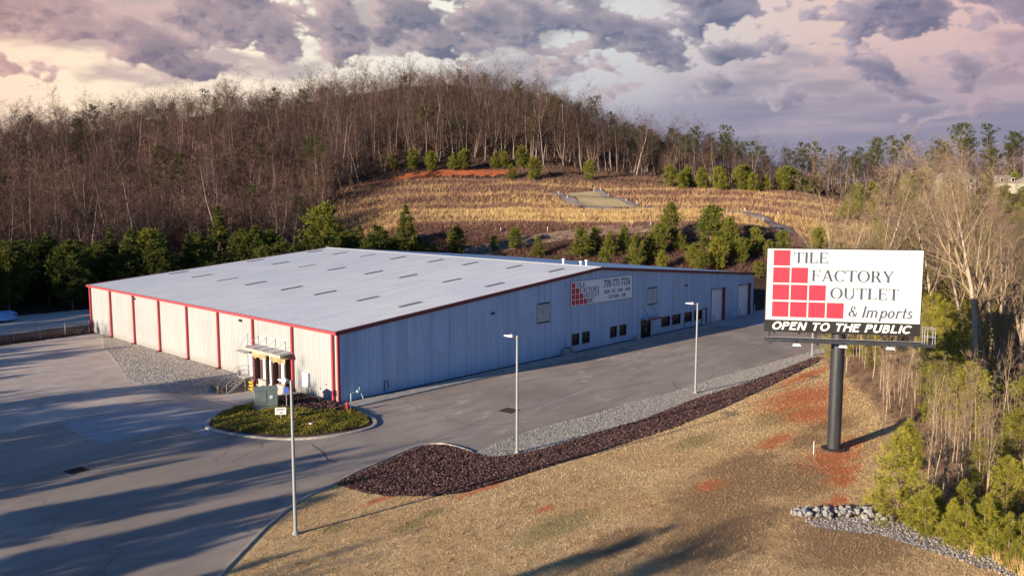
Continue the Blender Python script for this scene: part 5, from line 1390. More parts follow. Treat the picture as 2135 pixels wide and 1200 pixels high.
def bare_tree(seed, H, r, clear, spread, nb, levels, twigs, twig_len, twig_w, forks=1, ratio=.55, up=.12, lean=.05, wob=.10):
    """returns (trunk arrays, crown arrays)"""
    g = np.random.default_rng(seed); T = Arr(); K = Arr()
    tips = []
    def limb(p, d, L, rad, lev):
        n = 8 if lev == 0 else (5 if lev == 1 else 3 if lev > 2 else 4)
        pts = [p]; step = L / n
        for i in range(n):
            d = d + g.normal(0, wob if lev else wob * .45, 3) + np.array([0, 0, up if lev else .04]); d /= np.linalg.norm(d)
            q = pts[-1] + d * step
            tp = .94 if lev == 0 else .82; ra, rb = rad * (1 - tp * i / n), rad * (1 - tp * (i + 1) / n)
            tube_arr(T if lev == 0 else K, pts[-1], q, max(ra, .006), max(rb, .004), 7 if lev == 0 else (5 if lev == 1 else 3))
            pts.append(q)
            f = (i + 1) / n
            if lev < levels:
                start = clear if lev == 0 else .18
                if f >= start:
                    k = nb[min(lev, len(nb)-1)] / max(1, n * (1 - start)); k = int(k) + (g.random() < k % 1)
                    for _ in range(k):
                        az = g.uniform(0, 2 * pi); ax = np.cross(d, [cos(az), sin(az), .01]); ax /= np.linalg.norm(ax) + 1e-9
                        dd = rot_about(d, ax, spread[min(lev, len(spread)-1)] * g.uniform(.65, 1.25))
                        limb(q - d * step * g.random() * .8, dd, L * ratio * (1.15 - .55 * f) * g.uniform(.75, 1.2), max(rb * g.uniform(.55, .8), .008), lev + 1)
            if lev >= max(1, levels - 1): tips.append((q, d, L))
    for k in range(forks):
        a = g.uniform(0, 2 * pi); ln = lean if forks == 1 else .22 + .12 * g.random()
        d = np.array([cos(a) * ln, sin(a) * ln, 1.0]); d /= np.linalg.norm(d)
        off = np.zeros(3) if forks == 1 else np.array([cos(a), sin(a), 0]) * r * .8
        limb(off - np.array([0, 0, .4]), d, H * (1 if k == 0 else g.uniform(.75, .95)), r * (1 if forks == 1 else .75), 0)
    if tips and twigs:
        P = np.array([t[0] for t in tips]); D = np.array([t[1] for t in tips])
        idx = g.integers(0, len(P), twigs)
        d = D[idx] + g.normal(0, .85, (twigs, 3)) + np.array([0, 0, .15]); d /= np.linalg.norm(d, axis=1)[:, None]
        L = twig_len * g.uniform(.4, 1.3, twigs)
        s = np.cross(d, g.normal(size=(twigs, 3))); s /= np.linalg.norm(s, axis=1)[:, None] + 1e-9
        p = P[idx] + g.normal(0, .08, (twigs, 3))
        V = np.stack([p - s * twig_w / 2, p + s * twig_w / 2, p + d * L[:, None]], 1).reshape(-1, 3)
        K.add(V, np.arange(len(V)), .5)
    return T, K

def blades(centers, dirs, nb, length, width, jit, g, tint=None, tjit=.12):
    """needle or grass tufts: nb thin triangles from every centre"""
    n = len(centers); c = np.repeat(centers, nb, 0); d = np.repeat(dirs, nb, 0) + g.normal(0, jit, (n * nb, 3))
    d /= np.linalg.norm(d, axis=1)[:, None] + 1e-9
    L = (length if np.isscalar(length) else np.repeat(length, nb)) * g.uniform(.6, 1.25, n * nb)
    s = np.cross(d, g.normal(size=(n * nb, 3))); s /= np.linalg.norm(s, axis=1)[:, None] + 1e-9
    w = width if np.isscalar(width) else np.repeat(width, nb)[:, None]
    V = np.stack([c - s * w / 2, c + s * w / 2, c + d * L[:, None]], 1).reshape(-1, 3)
    t = (np.repeat(tint, nb) if tint is not None else np.full(n * nb, .5)) + g.normal(0, tjit, n * nb)
    return V, np.arange(len(V)).reshape(-1, 3), np.repeat(np.clip(t, 0, 1), 3)

def pine(seed, H, R, r, base, top_round, ntuft, nb, bl, bw, whorls, per, jit=.55, droop=.15, open_=0.0):
    """pine with whorled branches and needle tufts; base: fraction of height where the crown starts"""
    g = np.random.default_rng(seed); T = Arr(); K = Arr()
    n = 8; p = np.array([0, 0, -.3]); lean = g.normal(0, .015, 2)
    ax = [p]
    for i in range(n):
        q = np.array([lean[0] * H * (i+1) / n + g.normal(0, .01 * H / n), lean[1] * H * (i+1) / n, H * (i + 1) / n])
        tube_arr(T, p, q, r * (1 - .9 * i / n), r * (1 - .9 * (i + 1) / n), 7); p = q; ax.append(p)
    C = []; D = []; TT_ = []
    for w in range(whorls):
        f = base + (1 - base) * (w + g.uniform(-.3, .3)) / whorls; f = min(max(f, base * .9), .985)
        u = (f - base) / (1 - base)
        prof = (sin(pi * min(1, max(0, u * .92 + .08)) ** top_round)) ** .75 if top_round else (1 - u) ** .8
        L0 = R * max(prof, .08)
        for k in range(per):
            if g.random() < open_: continue
            a = g.uniform(0, 2 * pi); L = L0 * g.uniform(.6, 1.2)
            z = H * f; o = np.array([lean[0] * H * f, lean[1] * H * f, z])
            el = .55 * u + g.uniform(-.15, .35) - droop * (1 - u)
            d = np.array([cos(a) * cos(el), sin(a) * cos(el), sin(el)])
            e = o + d * L + np.array([0, 0, .12 * L])
            tube_arr(T, o, e, max(r * .22 * (1 - u) + .008, .008), .006, 3)
            m = max(1, int(ntuft * L / R))
            tb = .5 + g.normal(0, .16)
            for _ in range(m):
                s = g.uniform(.30, 1.02) ** .8
                C.append(o + (e - o) * s + g.normal(0, .10 * L + .03, 3)); dd = d + np.array([0, 0, .55]); D.append(dd / np.linalg.norm(dd)); TT_.append(tb + .12 * (s - .6))
    for _ in range(3): C.append(np.array([lean[0]*H, lean[1]*H, H * .985])); D.append(np.array([0, 0, 1.0])); TT_.append(.6)
    V, F, t = blades(np.array(C), np.array(D), nb, bl, bw, jit, g, np.array(TT_))
    K.add(V, F, t)
    return T, K

def as_tree(name, gen, mt, mk, crown='crown'):
    """one tree: an Empty with trunk and crown; both origins at its foot"""
    T, K = gen
    t = empty(name)
    v, f, _ = T.get(); tr = mesh_tris('trunk', v, f, mt, parent=t); tr.data.polygons.foreach_set('use_smooth', [True] * len(f))
    v, f, a = K.get(); mesh_tris(crown, v, f, mk, tint=a, parent=t)
    return t

def as_mesh(name, gen, mt, mk, link=False):
    T, K = gen
    v1, f1, a1 = T.get(); v2, f2, a2 = K.get()
    return mesh_tris(name, np.concatenate([v1, v2]), np.concatenate([f1, f2 + len(v1)]), [mt, mk], tint=np.concatenate([a1, a2]), matidx=np.concatenate([np.zeros(len(f1)), np.ones(len(f2))]), link=link)

G0 = np.random.default_rng(11)
def polar(az, d): a = radians(az); return CAMP.x + sin(a) * d, CAMP.y + cos(a) * d

# ------------------------------------------------------------------ hill forest
HILL = [as_mesh('hardwood_tree', bare_tree(20 + k, H, r, clear, (.95, .75, .8), nb, 3, tw, 1.5, .045, ratio=rt, up=.07, wob=.15), M['bark_hill'], M['twig_hill'])
        for k, (H, r, clear, nb, tw, rt) in enumerate([(19, .20, .42, (11, 4, 3), 480, .36), (21, .25, .36, (12, 4, 3), 560, .40), (17, .18, .45, (10, 4, 3), 420, .42), (20, .25, .28, (12, 4, 3), 620, .46), (15, .18, .25, (11, 4, 2), 480, .50)])]
WIDE = [as_mesh('hardwood_tree', bare_tree(40 + k, H, r, .16, (.85, .75, .75), (9, 5, 4), 3, 750, 1.5, .045, forks=fk, ratio=.50, up=.05, wob=.16), M['bark_wide'], M['twig_wide'])
        for k, (H, r, fk) in enumerate([(15, .28, 3), (17, .30, 2), (14, .25, 4)])]
HPINE = [as_mesh('forest_pine', pine(60 + k, H, R, .24, b, 1.1, 9, 9, .75, .14, 12, 5, .6, .2, .25), M['bark_pine'], M['needle_tall'])
         for k, (H, R, b) in enumerate([(19, 3.4, .52), (22, 3.6, .60), (16, 3.2, .42)])]

def scatter(kind, n, az0, az1, d0, d1, mind, seed, weight=None):
    g = np.random.default_rng(seed); out = []; grid = {}
    tries = 0
    while len(out) < n and tries < n * 40:
        tries += 1
        az = g.uniform(az0, az1); d = sqrt(g.uniform(d0 ** 2, d1 ** 2))
        if weight and g.random() > weight(az, d): continue
        x, y = polar(az, d); key = (int(x // mind), int(y // mind)); ok = True
        for i in (-1, 0, 1):
            for j in (-1, 0, 1):
                for q in grid.get((key[0]+i, key[1]+j), ()):
                    if (q[0]-x) ** 2 + (q[1]-y) ** 2 < mind * mind: ok = False
        if ok: grid.setdefault(key, []).append((x, y)); out.append((x, y, az, d))
    return out

def edge_d(az):      # where the wood begins on each bearing
    return np.interp(az, [-5, 20, 32, 35, 37, 42, 60, 64, 68, 80, 95], [196, 196, 205, 262, 290, 298, 298, 302, 318, 322, 318])
forest = [p for p in scatter('t', 3800, 6, 96, 190, 452, 3.2, 5, lambda a, d: (.62 if a < 34 and d < 300 else .8 if a < 34 else 1.0) * (1.0 if d < 395 else 1.0)) if p[3] > edge_d(p[2]) + G0.uniform(0, 7)]
forest.sort(key=lambda p: p[3] - edge_d(p[2]) * .55)
def forest_label(az, d):
    if az > 66: return 'bare brown hardwood in the wood beyond the right end of the field'
    if az < 34 and d < 250: return 'bare brown hardwood on the lower left slope behind the dark pine belt'
    if az < 34: return 'bare brown hardwood on the upper left slope of the hill'
    return 'bare grey hardwood along the hill foot above the red clay bank'
rest = []
n_ind = 0
for i, (x, y, az, d) in enumerate(forest):
    wide = (az < 35 and d < 320 and G0.random() < .85) or G0.random() < .25
    k = int(G0.integers(0, 3)) if wide else int(G0.integers(0, 5))
    s = G0.uniform(.78, 1.15) * (.95 if wide and d < 300 else 1.0) * (float(np.interp(d, [340, 395], [1.0, .62])) if d < 398 else (.92 if G0.random() < .09 else .52)) * float(np.interp(az, [50, 58, 64, 70], [1.0, .80, .62, .62])) * (1.25 if G0.random() < .06 else 1.0); rz = G0.uniform(0, 2 * pi)
    seen = 12 < az < 80
    if n_ind < 280 and seen:
        src = (WIDE if wide else HILL)[k]
        o = bpy.data.objects.new('hardwood_tree', src.data); COL.objects.link(o)
        o.location = (x, y, float(terrain(x, y)) - .2); o.rotation_euler = (G0.normal(0, .03), G0.normal(0, .03), rz); o.scale = (s, s, s * G0.uniform(.92, 1.1))
        tag(o, forest_label(az, d), 'tree', forest_label(az, d).replace('bare brown hardwood', 'bare hardwoods').replace('bare grey hardwood', 'bare hardwoods')); n_ind += 1
    else:
        rest.append((x, y, float(terrain(x, y)) - .2, (5 + k) if wide else k, s, rz))

def instanced(name, kit, pts, label):
    """one stuff object: points that carry trees of a kit through geometry nodes"""
    kc = bpy.data.collections.new(name + '_kit')
    for i, o in enumerate(kit):
        if not o.users_collection: kc.objects.link(o)
        o.name = f'{i:02d}_{o.name}'
    P = np.array([p[:3] for p in pts], np.float32); n = len(P)
    me = bpy.data.meshes.new(name); me.vertices.add(n); me.vertices.foreach_set('co', P.ravel())
    for nm, typ, arr in (('pick', 'INT', [p[3] for p in pts]), ('size', 'FLOAT', [p[4] for p in pts]), ('turn', 'FLOAT', [p[5] for p in pts])):
        a = me.attributes.new(nm, typ, 'POINT'); a.data.foreach_set('value', np.array(arr, np.int32 if typ == 'INT' else np.float32))
    o = bpy.data.objects.new(name, me); COL.objects.link(o)
    ng = bpy.data.node_groups.new(name, 'GeometryNodeTree')
    ng.interface.new_socket('Geometry', in_out='INPUT', socket_type='NodeSocketGeometry'); ng.interface.new_socket('Geometry', in_out='OUTPUT', socket_type='NodeSocketGeometry')
    N = ng.nodes; gi = N.new('NodeGroupInput'); go = N.new('NodeGroupOutput')
    ci = N.new('GeometryNodeCollectionInfo'); ci.inputs['Collection'].default_value = kc; ci.inputs['Separate Children'].default_value = True; ci.inputs['Reset Children'].default_value = True
    ip = N.new('GeometryNodeInstanceOnPoints'); ip.inputs['Pick Instance'].default_value = True
    def na(nm, t):
        x = N.new('GeometryNodeInputNamedAttribute'); x.data_type = t; x.inputs['Name'].default_value = nm
        return x.outputs['Attribute']
    cx = N.new('ShaderNodeCombineXYZ'); ng.links.new(na('turn', 'FLOAT'), cx.inputs[2])
    er = N.new('FunctionNodeEulerToRotation'); ng.links.new(cx.outputs[0], er.inputs[0])
    ng.links.new(gi.outputs[0], ip.inputs['Points']); ng.links.new(ci.outputs[0], ip.inputs['Instance'])
    ng.links.new(na('pick', 'INT'), ip.inputs['Instance Index']); ng.links.new(er.outputs[0], ip.inputs['Rotation']); ng.links.new(na('size', 'FLOAT'), ip.inputs['Scale'])
    ng.links.new(ip.outputs[0], go.inputs[0])
    md = o.modifiers.new('scatter', 'NODES'); md.node_group = ng
    return tag(o, label, 'wood', kind='stuff')
instanced('distant_wood', HILL + WIDE, rest, 'brown leafless wood covering the upper hillside')

def put(src_mesh, name, x, y, s, label, group, cat='tree', rz=None, z=None, sz=1.0):
    o = bpy.data.objects.new(name, src_mesh); COL.objects.link(o)
    o.location = (x, y, float(terrain(x, y)) - .1 if z is None else z); o.rotation_euler = (0, 0, G0.uniform(0, 6.28) if rz is None else rz); o.scale = (s, s, s * sz)
    return tag(o, label, cat, group)
for (a_, d_, k_) in ((72.3, 292, 0), (73.0, 300, 3), (73.6, 288, 1), (74.2, 296, 2), (75.0, 292, 3), (74.6, 304, 0), (72.0, 303, 4), (76, 300, 1)):
    x, y = polar(a_, d_); put(HILL[k_].data, 'hardwood_tree', x, y, .62, 'bare tree on the far slope in front of the cream houses', 'bare trees before the far houses')
# pines mixed into the wood and along its skyline
for (x, y, az, d) in [p for p in scatter('p', 105, 9, 66, 215, 430, 7, 21) if p[3] > edge_d(p[2]) + 8]:
    put(HPINE[int(G0.integers(0, 3))].data, 'forest_pine', x, y, G0.uniform(.65, 1.0) * (.55 if d > 385 else 1.0), 'dark evergreen pine standing among the bare trees of the hill', 'pines scattered through the hill wood')
for (x, y, az, d) in [p for p in scatter('p', 46, 47, 64, 304, 372, 5, 23)]:
    put(HPINE[int(G0.integers(0, 3))].data, 'forest_pine', x, y, G0.uniform(.55, .85), 'dark evergreen pine standing among the bare trees of the hill', 'pines scattered through the hill wood')
for (x, y, az, d) in scatter('p', 85, 65.5, 92, 316, 402, 5.0, 22):
    put(HPINE[int(G0.integers(0, 3))].data, 'forest_pine', x, y, G0.uniform(.70, 1.0) * (1.0 if az > 70 else .85), 'tall dull green pine in the ridge wood right of the hill', 'tall pines on the right hand ridge')

# ------------------------------------------------------------------ pine belts
def hide(t):
    for c in [t] + list(t.children): bpy.data.objects.remove(c)
YOUNG = [as_tree('pine_tree', pine(80 + k, H, R, .14, .10, .85 if k != 1 else .0, nt + 5, 9, .42, .11, wh, 8, .65, .05), M['bark_pine'], M['needle'])
         for k, (H, R, nt, wh) in enumerate([(8, 2.6, 13, 16), (7, 2.8, 13, 14), (9, 2.7, 13, 18)])]
DARK = [as_tree('pine_tree', pine(90 + k, H, R, .17, .12, .75 if k != 1 else 0, 19, 9, .55, .13, wh, 8, .65, .05), M['bark_pine'], M['needle_dark'])
        for k, (H, R, wh) in enumerate([(11, 3.2, 16), (12.5, 3.0, 18), (9.5, 3.2, 14)])]
used = set()
def place(src, x, y, s, label, group, sz=1.0, z=None):
    if id(src) in used: t = copy_tree(src)
    else: t = src; used.add(id(src))
    t.location = (x, y, float(terrain(x, y)) - .05 if z is None else z); t.rotation_euler = (0, 0, G0.uniform(0, 6.28)); t.scale = (s, s, s * sz)
    return tag(t, label, 'tree', group)
for (x, y, az, d) in scatter('p', 62, 8, 40.5, 160, 186, 4.2, 31):
    if x > -6 and y < 66: continue
    big = G0.random() < .12
    place(DARK[int(G0.integers(0, 3))], x, y, G0.uniform(.80, 1.12) * (1.18 if big else 1), 'dark bushy pine in the shaded belt behind the back left of the warehouse', 'dark pine belt behind the warehouse')
for (px_az, d, s, k, lab) in [(22.9, 176, 1.55, 0, 'tall rounded pine rising above the dark belt, lit on its crown'), (33.9, 186, 1.75, 2, 'tall upright pine at the left end of the terraced field'), (29.5, 184, 1.25, 1, 'yellow green pine topping the dark belt'), (16.6, 172, 1.2, 0, 'sunlit pine at the left end of the dark belt')]:
    x, y = polar(px_az, d); place(YOUNG[k], x, y, s, lab, None)
belt = [(39.2, 186, .75), (40.2, 188, .8), (41.4, 187, 1.0), (43.0, 187, 1.05), (45.6, 193, .5), (47.0, 190, .62), (48.6, 188, .85), (49.9, 190, .6), (51.6, 189, 1.15), (52.6, 191, 1.0), (53.6, 188, .9), (54.6, 190, 1.1), (55.4, 187, .95), (56.2, 190, 1.0), (56.9, 188, .9), (57.7, 195, 1.35), (58.4, 190, .9),
        (59.3, 190, .85), (60.4, 196, 1.35), (60.9, 189, .8), (61.6, 192, .9), (62.4, 190, .75), (63.3, 194, .85), (64.2, 190, .7), (65.0, 193, .8), (66.0, 190, .9), (67.2, 195, .8), (57.2, 182, .7), (59.8, 183, .7), (53.2, 183, .6), (63.6, 184, .6), (68.5, 190, .8), (70, 196, .8), (72, 190, .9)]
for az, d, s in belt:
    x, y = polar(az, d + G0.uniform(-3, 5)); place(YOUNG[int(G0.integers(0, 3))], x, y, s * G0.uniform(.65, 1.05), 'bright yellow green young pine in the row behind the warehouse roof', 'young pines behind the warehouse', sz=G0.uniform(.85, 1.3))
for i, (x, y) in enumerate([(140.7, 172.5), (142.5, 169), (146.1, 163.0), (149.9, 157.1), (155.2, 151.7), (157.7, 149.4), (159.6, 150.5), (169.1, 145.1), (171.5, 142.7), (174, 146), (163.5, 131.4), (167, 124), (182, 112), (148, 166), (176, 138)]):
    place(YOUNG[i % 3], x, y, G0.uniform(.65, 1.0), 'small round pine on the terrace above the red clay bank', 'pines on the clay bank')
for i, (x, y) in enumerate([(195, 88), (198, 83), (197, 77), (199, 72), (196, 69), (202, 66), (203, 62), (208, 60), (206, 66), (221, 58), (224, 54), (228, 60), (240, 64), (243, 58), (214, 57), (193, 82)]):
    place(YOUNG[i % 3], x, y, G0.uniform(.8, 1.15), 'bushy green pine along the back right edge of the field', 'pines at the field back edge')

# ------------------------------------------------------------------ wood to the right of the lawn
BIG = [as_tree('bare_tree', bare_tree(120 + k, H, r, cl, (.60, .62, .66), (10, 6, 4, 3), 4 if k < 3 else 3, 1200, 1.0, .022, forks=fk, ratio=.50, up=.08, wob=.13), M['bark_pale'], M['twig_pale'])
       for k, (H, r, cl, fk) in enumerate([(19, .34, .34, 1), (22, .36, .40, 1), (17, .28, .24, 2), (14, .20, .25, 1)])]
SAP = [as_tree('sapling', bare_tree(140 + k, H, .05, .3, (.6, .6), (9, 4), 2, 160, .6, .016, forks=1, ratio=.34, up=.2, lean=.08), M['bark_pale'], M['twig_pale']) for k, H in enumerate([5.5, 7.0, 4.5, 6.2])]
def putz(x, y): return float(np.where(inside(np.array([[x, y]]), LAWN)[0], lawn_z(.02)(x, y), terrain(x, y) - .03))
big_spots = [(73.0, -31.5, 0, 1.02, 'large forked pale tree rising right behind the billboard'), (42.7, -43.2, 1, 1.0, 'tall pale tree with a straight bare trunk right of the billboard'), (58.8, -40.9, 1, .98, 'pale leaning trunk next to the straight bare tree'),
             (84, -20, 2, .95, 'spreading pale tree whose crown stands above the billboard top'), (92, -26, 0, .85, None), (66, -43, 2, .95, None), (54, -50, 0, .95, None), (62, -56, 1, .9, None), (47, -54, 2, .75, None), (78, -40, 1, .95, None), (88, -44, 0, .9, None), (100, -36, 2, .9, None), (70, -58, 0, .95, None), (96, -55, 1, .9, None), (38, -50, 3, .75, None), (33, -52.5, 3, .85, None), (104, -22, 1, .9, None), (57.9, -23.4, 2, 1.28, None), (66.5, -24.5, 0, 1.15, None), (74.5, -24.6, 2, 1.25, None), (61.5, -27.5, 3, 1.3, None), (86, -31, 0, 1.1, None), (50, -45.5, 0, .9, None), (47.5, -43.5, 2, 1.1, None), (68, -36.5, 2, 1.2, None), (55, -42.5, 3, 1.3, None), (24, -53, 3, .6, 'low leaning bare tree at the right edge above the small pines')]
for x, y, k, s, lab in big_spots:
    t = place(BIG[k], x, y, s, lab or 'pale leafless tree among many in the wood right of the billboard', None if lab else 'bare trees in the wood right of the billboard', z=putz(x, y) - .1)
    if lab and 'leaning' in lab: t.rotation_euler = (-.03 if s > .9 else .20, .05 if s > .9 else -.25, .8)
EDGE = [(52.5, -24.6), (42.7, -31.2), (34, -37.4), (27.7, -41), (20.5, -44.2), (13.5, -47.2), (8.6, -49.5), (6.4, -52.0), (5.6, -55)]
def edge_pt(f):
    i = min(int(f), len(EDGE) - 2); a = f - i
    return np.array(EDGE[i]) * (1 - a) + np.array(EDGE[i+1]) * a
gs = np.random.default_rng(17)
n = 0
for k in range(120):
    f = gs.uniform(0, 5.6); back = abs(gs.normal(0, 1)) * 5.5
    q = edge_pt(f) + np.array([.55, -.83]) * (back + .4) + gs.normal(0, .6, 2)
    place(SAP[k % 4], q[0], q[1], gs.uniform(.55, 1.2), 'thin pale sapling stem in the thicket right of the billboard column', 'saplings along the wood edge', sz=gs.uniform(.8, 1.3), z=putz(*q))
NEAR = [as_tree('pine_tree', pine(160 + k, H, R, .09, .05, tr, nt, 12, .30, .028, wh, 7, .6, .0), M['bark_pine'], M['needle_near'])
        for k, (H, R, tr, nt, wh) in enumerate([(5.4, 1.9, 0, 24, 15), (3.4, 1.25, 0, 18, 11), (7.5, 2.3, .75, 24, 15), (2.0, .8, 0, 12, 8)])]
pines_near = [(5.9, -48.3, 0, 1.0, 'bushy yellow green pine beside the loose rock pile'), (4.6, -50.2, 1, .72, None), (5.3, -49.6, 3, .9, None), (4.6, -51.6, 1, .62, None), (3.9, -52.4, 1, .7, None), (4.6, -53.1, 1, .85, None), (3.5, -53.9, 3, .9, None), (3.6, -54.6, 1, .6, None), (4.4, -54.9, 1, .7, None), (3.0, -55.2, 3, .8, None), (5.8, -51.4, 1, .6, None), (6.3, -53.2, 1, .8, None), (5.3, -54.2, 3, 1.0, None),
              (7.2, -49.9, 3, 1.0, None), (8.6, -51.2, 1, .7, None), (16.5, -46.0, 1, .55, None), (21.5, -44.0, 3, 1.1, None)]
for x, y, k, s, lab in pines_near:
    place(NEAR[k], x, y, s, lab or 'small yellow green pine seedling along the stony drain at the lower right', None if lab else 'pine seedlings by the drain', z=putz(x, y))
tall_near = [(30, -43.5, 2, .85), (36, -42.8, 2, .95), (28, -46.0, 2, .8), (41, -40.2, 2, .8), (45, -41.5, 2, .9), (18.5, -52, 2, .7), (27, -51, 2, .9), (12.5, -54.5, 2, .55), (49, -39, 2, .9), (52, -42.5, 2, 1.0), (56, -36, 2, .9), (61, -35.5, 2, .9), (50, -31, 2, .55), (65, -33, 2, 1.0), (70, -36.5, 2, 1.0), (14.5, -50.5, 2, .5), (10.5, -52.8, 2, .5), (75, -27, 2, 1.0), (80, -30, 2, 1.05), (88, -22, 2, 1.1), (86, -33, 2, 1.0), (95, -18, 2, 1.1), (104, -28, 2, 1.1), (110, -12, 2, 1.1), (120, -25, 2, 1.1)]
for x, y, k, s in tall_near:
    place(NEAR[k] if (x, y) != (50, -31) else NEAR[2], x + gs.normal(0, .3), y + gs.normal(0, .3), s, 'yellow green pine crowding the wood edge right of the billboard column', 'pines of the right hand wood edge', z=putz(x, y))
for x, y, s in ((54.2, -24.6, .55), (56.3, -25.6, .6), (58.5, -25.2, .62), (61, -27, .7), (57.5, -28, .6), (64, -26, .75)):
    place(NEAR[2], x, y, s, 'rounded green bush where the gravel strip ends behind the billboard', 'bushes at the end of the gravel strip', z=putz(x, y))
mid = [p for p in scatter('p', 95, 68.5, 92, 128, 315, 5.5, 44)]
for (x, y, az, d) in mid:
    place(YOUNG[int(G0.integers(0, 3))], x, y, G0.uniform(.6, 1.1), 'green pine on the rough ground beyond the right hand wood', 'pines beyond the right hand wood')

# ------------------------------------------------------------------ stuff: brush, grass, chips, pebbles, ground cover
def tuft_field(name, P, zf, H, nb, width, jit, mat, label, seed, up=1.0, tint=None, cat='grass', tj=.15):
    g = np.random.default_rng(seed); n = len(P)
    z = zf(P[:, 0], P[:, 1]) if callable(zf) else np.full(n, zf)
    C = np.column_stack([P, z - .02]); D = np.tile([0, 0, up], (n, 1))
    V, F, t = blades(C, D, nb, H, width, jit, g, tint if tint is not None else g.uniform(.2, .8, n), tj)
    return tag(mesh_tris(name, V, F, mat, tint=t), label, cat, kind='stuff')

def poly_points(poly, n, seed, bias=None):
    g = np.random.default_rng(seed); poly = np.array(poly); lo, hi = poly.min(0), poly.max(0); out = []; k = 0
    while k < n:
        q = g.uniform(lo, hi, (n * 2, 2)); q = q[inside(q, [tuple(p) for p in poly])]
        if bias is not None: q = q[g.random(len(q)) < bias(q)]
        out.append(q); k += len(q)
    return np.concatenate(out)[:n]

# lawn: short dormant grass, thicker near the viewer
gl = np.random.default_rng(71)
def lawn_bias(q): return np.clip((30 / np.maximum(dist(q[:, 0], q[:, 1]), 20)) ** 1.6, 0, 1) * (azim(q[:, 0], q[:, 1]) < 82)
LP = poly_points([(-33, -33.5), (-25, -26), (-20, -22), (-13.5, -19), (-12.5, -23), (-8.6, -26.2), (5, -27.3), (22, -27.8), (50, -25.3), (53, -25), (43, -31), (34, -37), (27.5, -40), (20, -42.6), (13, -45.6), (8, -48), (6, -50), (5, -56), (0, -62), (-25, -50)], 150000, 72, lawn_bias)
bare = np.zeros(len(LP))
for (sx, sy, rx, ry) in SPOTS_CLAY: bare = np.maximum(bare, np.exp(-(((LP[:, 0]-sx)/rx)**2 + ((LP[:, 1]-sy)/ry)**2) * 1.2))
LP = LP[gl.random(len(LP)) > bare * .9]
tuft_field('dry_grass', LP, lawn_z(0), np.clip(dist(LP[:, 0], LP[:, 1]) / 60, .5, 1.4) * .125, 3, .026, .72, M['blade'], 'short tan winter grass of the lawn', 73)
# scattered coarser tufts and dead weeds in the lawn
WP = poly_points([(-25, -27), (-13.5, -20), (-8.6, -26.6), (5, -27.6), (22, -28.2), (43, -27.5), (40, -32), (27.5, -40), (13, -45.6), (5, -54), (-20, -50)], 2600, 172, lawn_bias)
tuft_field('dry_grass', WP, lawn_z(0), gl.uniform(.10, .28, 2600), 9, .022, .8, M['straw'], 'coarser straw tufts scattered over the lawn', 173, tint=gl.uniform(0, .75, 2600))
# mulch chips
g = np.random.default_rng(75)
MP = poly_points(MULCH, 40000, 76, lambda q: np.clip((45 / dist(q[:, 0], q[:, 1])) ** 1.5, 0, 1))
def chips(name, P, zf, size, mat, label, seed, tint, flat=.5, lift=.03):
    g = np.random.default_rng(seed); n = len(P)
    c = np.column_stack([P, zf(P[:, 0], P[:, 1]) + g.uniform(.0, lift, n)])
    a = g.normal(size=(n, 3)); a[:, 2] *= flat; a /= np.linalg.norm(a, axis=1)[:, None]
    b_ = np.cross(a, g.normal(size=(n, 3))); b_ /= np.linalg.norm(b_, axis=1)[:, None]
    s = size * g.uniform(.5, 1.4, n)[:, None]
    V = np.stack([c - a*s - b_*s*.4, c + a*s - b_*s*.45, c + a*s*.9 + b_*s*.4, c - a*s*.8 + b_*s*.45], 1).reshape(-1, 3)
    F = np.arange(n * 4).reshape(-1, 4)
    return tag(mesh_tris(name, V, F, mat, tint=np.repeat(tint, 4)), label, 'ground cover', kind='stuff')
chips('mulch', MP, lawn_z(.05), .062, M['chips'], 'coarse red brown bark chips along the lawn edge', 77, np.clip(g.beta(2, 3, len(MP)), 0, 1), .5, .05)
IP = poly_points([(-6.5, 5.2), (-.8, 5.4), (-.8, -4.4), (-2.6, -3.6), (-4.2, -1.0)], 5000, 78)
chips('mulch', IP, island_z(.03), .10, M['chips'], 'red brown mulch beside the white corner of the warehouse', 79, np.clip(g.beta(2, 2.4, len(IP)), 0, 1), .7, .12)

def stones(name, P, zf, size, mat, label, seed):
    """small four sided stones half sunk in the ground"""
    g = np.random.default_rng(seed); n = len(P)
    c = np.column_stack([P, zf(P[:, 0], P[:, 1])]); s = size * g.uniform(.5, 1.3, n)
    an = g.uniform(0, 2*pi, n); V = []
    for k in range(4):
        r = s * g.uniform(.7, 1.2, n); V.append(c + np.column_stack([np.cos(an + k*pi/2) * r, np.sin(an + k*pi/2) * r, np.full(n, -.01)]))
    V.append(c + np.column_stack([g.normal(0, .25, n) * s, g.normal(0, .25, n) * s, s * g.uniform(.6, 1.1, n)]))
    V = np.stack(V, 1).reshape(-1, 3); b0 = np.arange(n)[:, None] * 5
    F = np.concatenate([b0 + np.array([[k, (k+1) % 4, 4]]) for k in range(4)])
    return tag(mesh_tris(name, V, F, mat, tint=np.repeat(np.clip(g.normal(.5, .25, n), 0, 1), 5)), label, 'ground cover', kind='stuff')
GP = poly_points(GRAV, 28000, 80, lambda q: np.clip((62 / dist(q[:, 0], q[:, 1])) ** 1.5, 0, 1))
stones('gravel', GP, lawn_z(.02), .058, M['pebbles'], 'pale loose gravel between asphalt and mulch', 81)
YP = poly_points([(-.1, 13), (-2, 17.2), (-8, 15.5), (-10, 19), (-9.5, 25), (-7, 34), (-4, 46), (-.1, 57)], 30000, 82, lambda q: np.clip((85 / dist(q[:, 0], q[:, 1])) ** 2, 0, 1) * np.exp(-np.maximum(-q[:, 0] - 4.5, 0) / 3))
stones('gravel', YP, yard(.006), .07, M['pebbles'], 'coarse grey gravel along the foot of the white wall', 83)
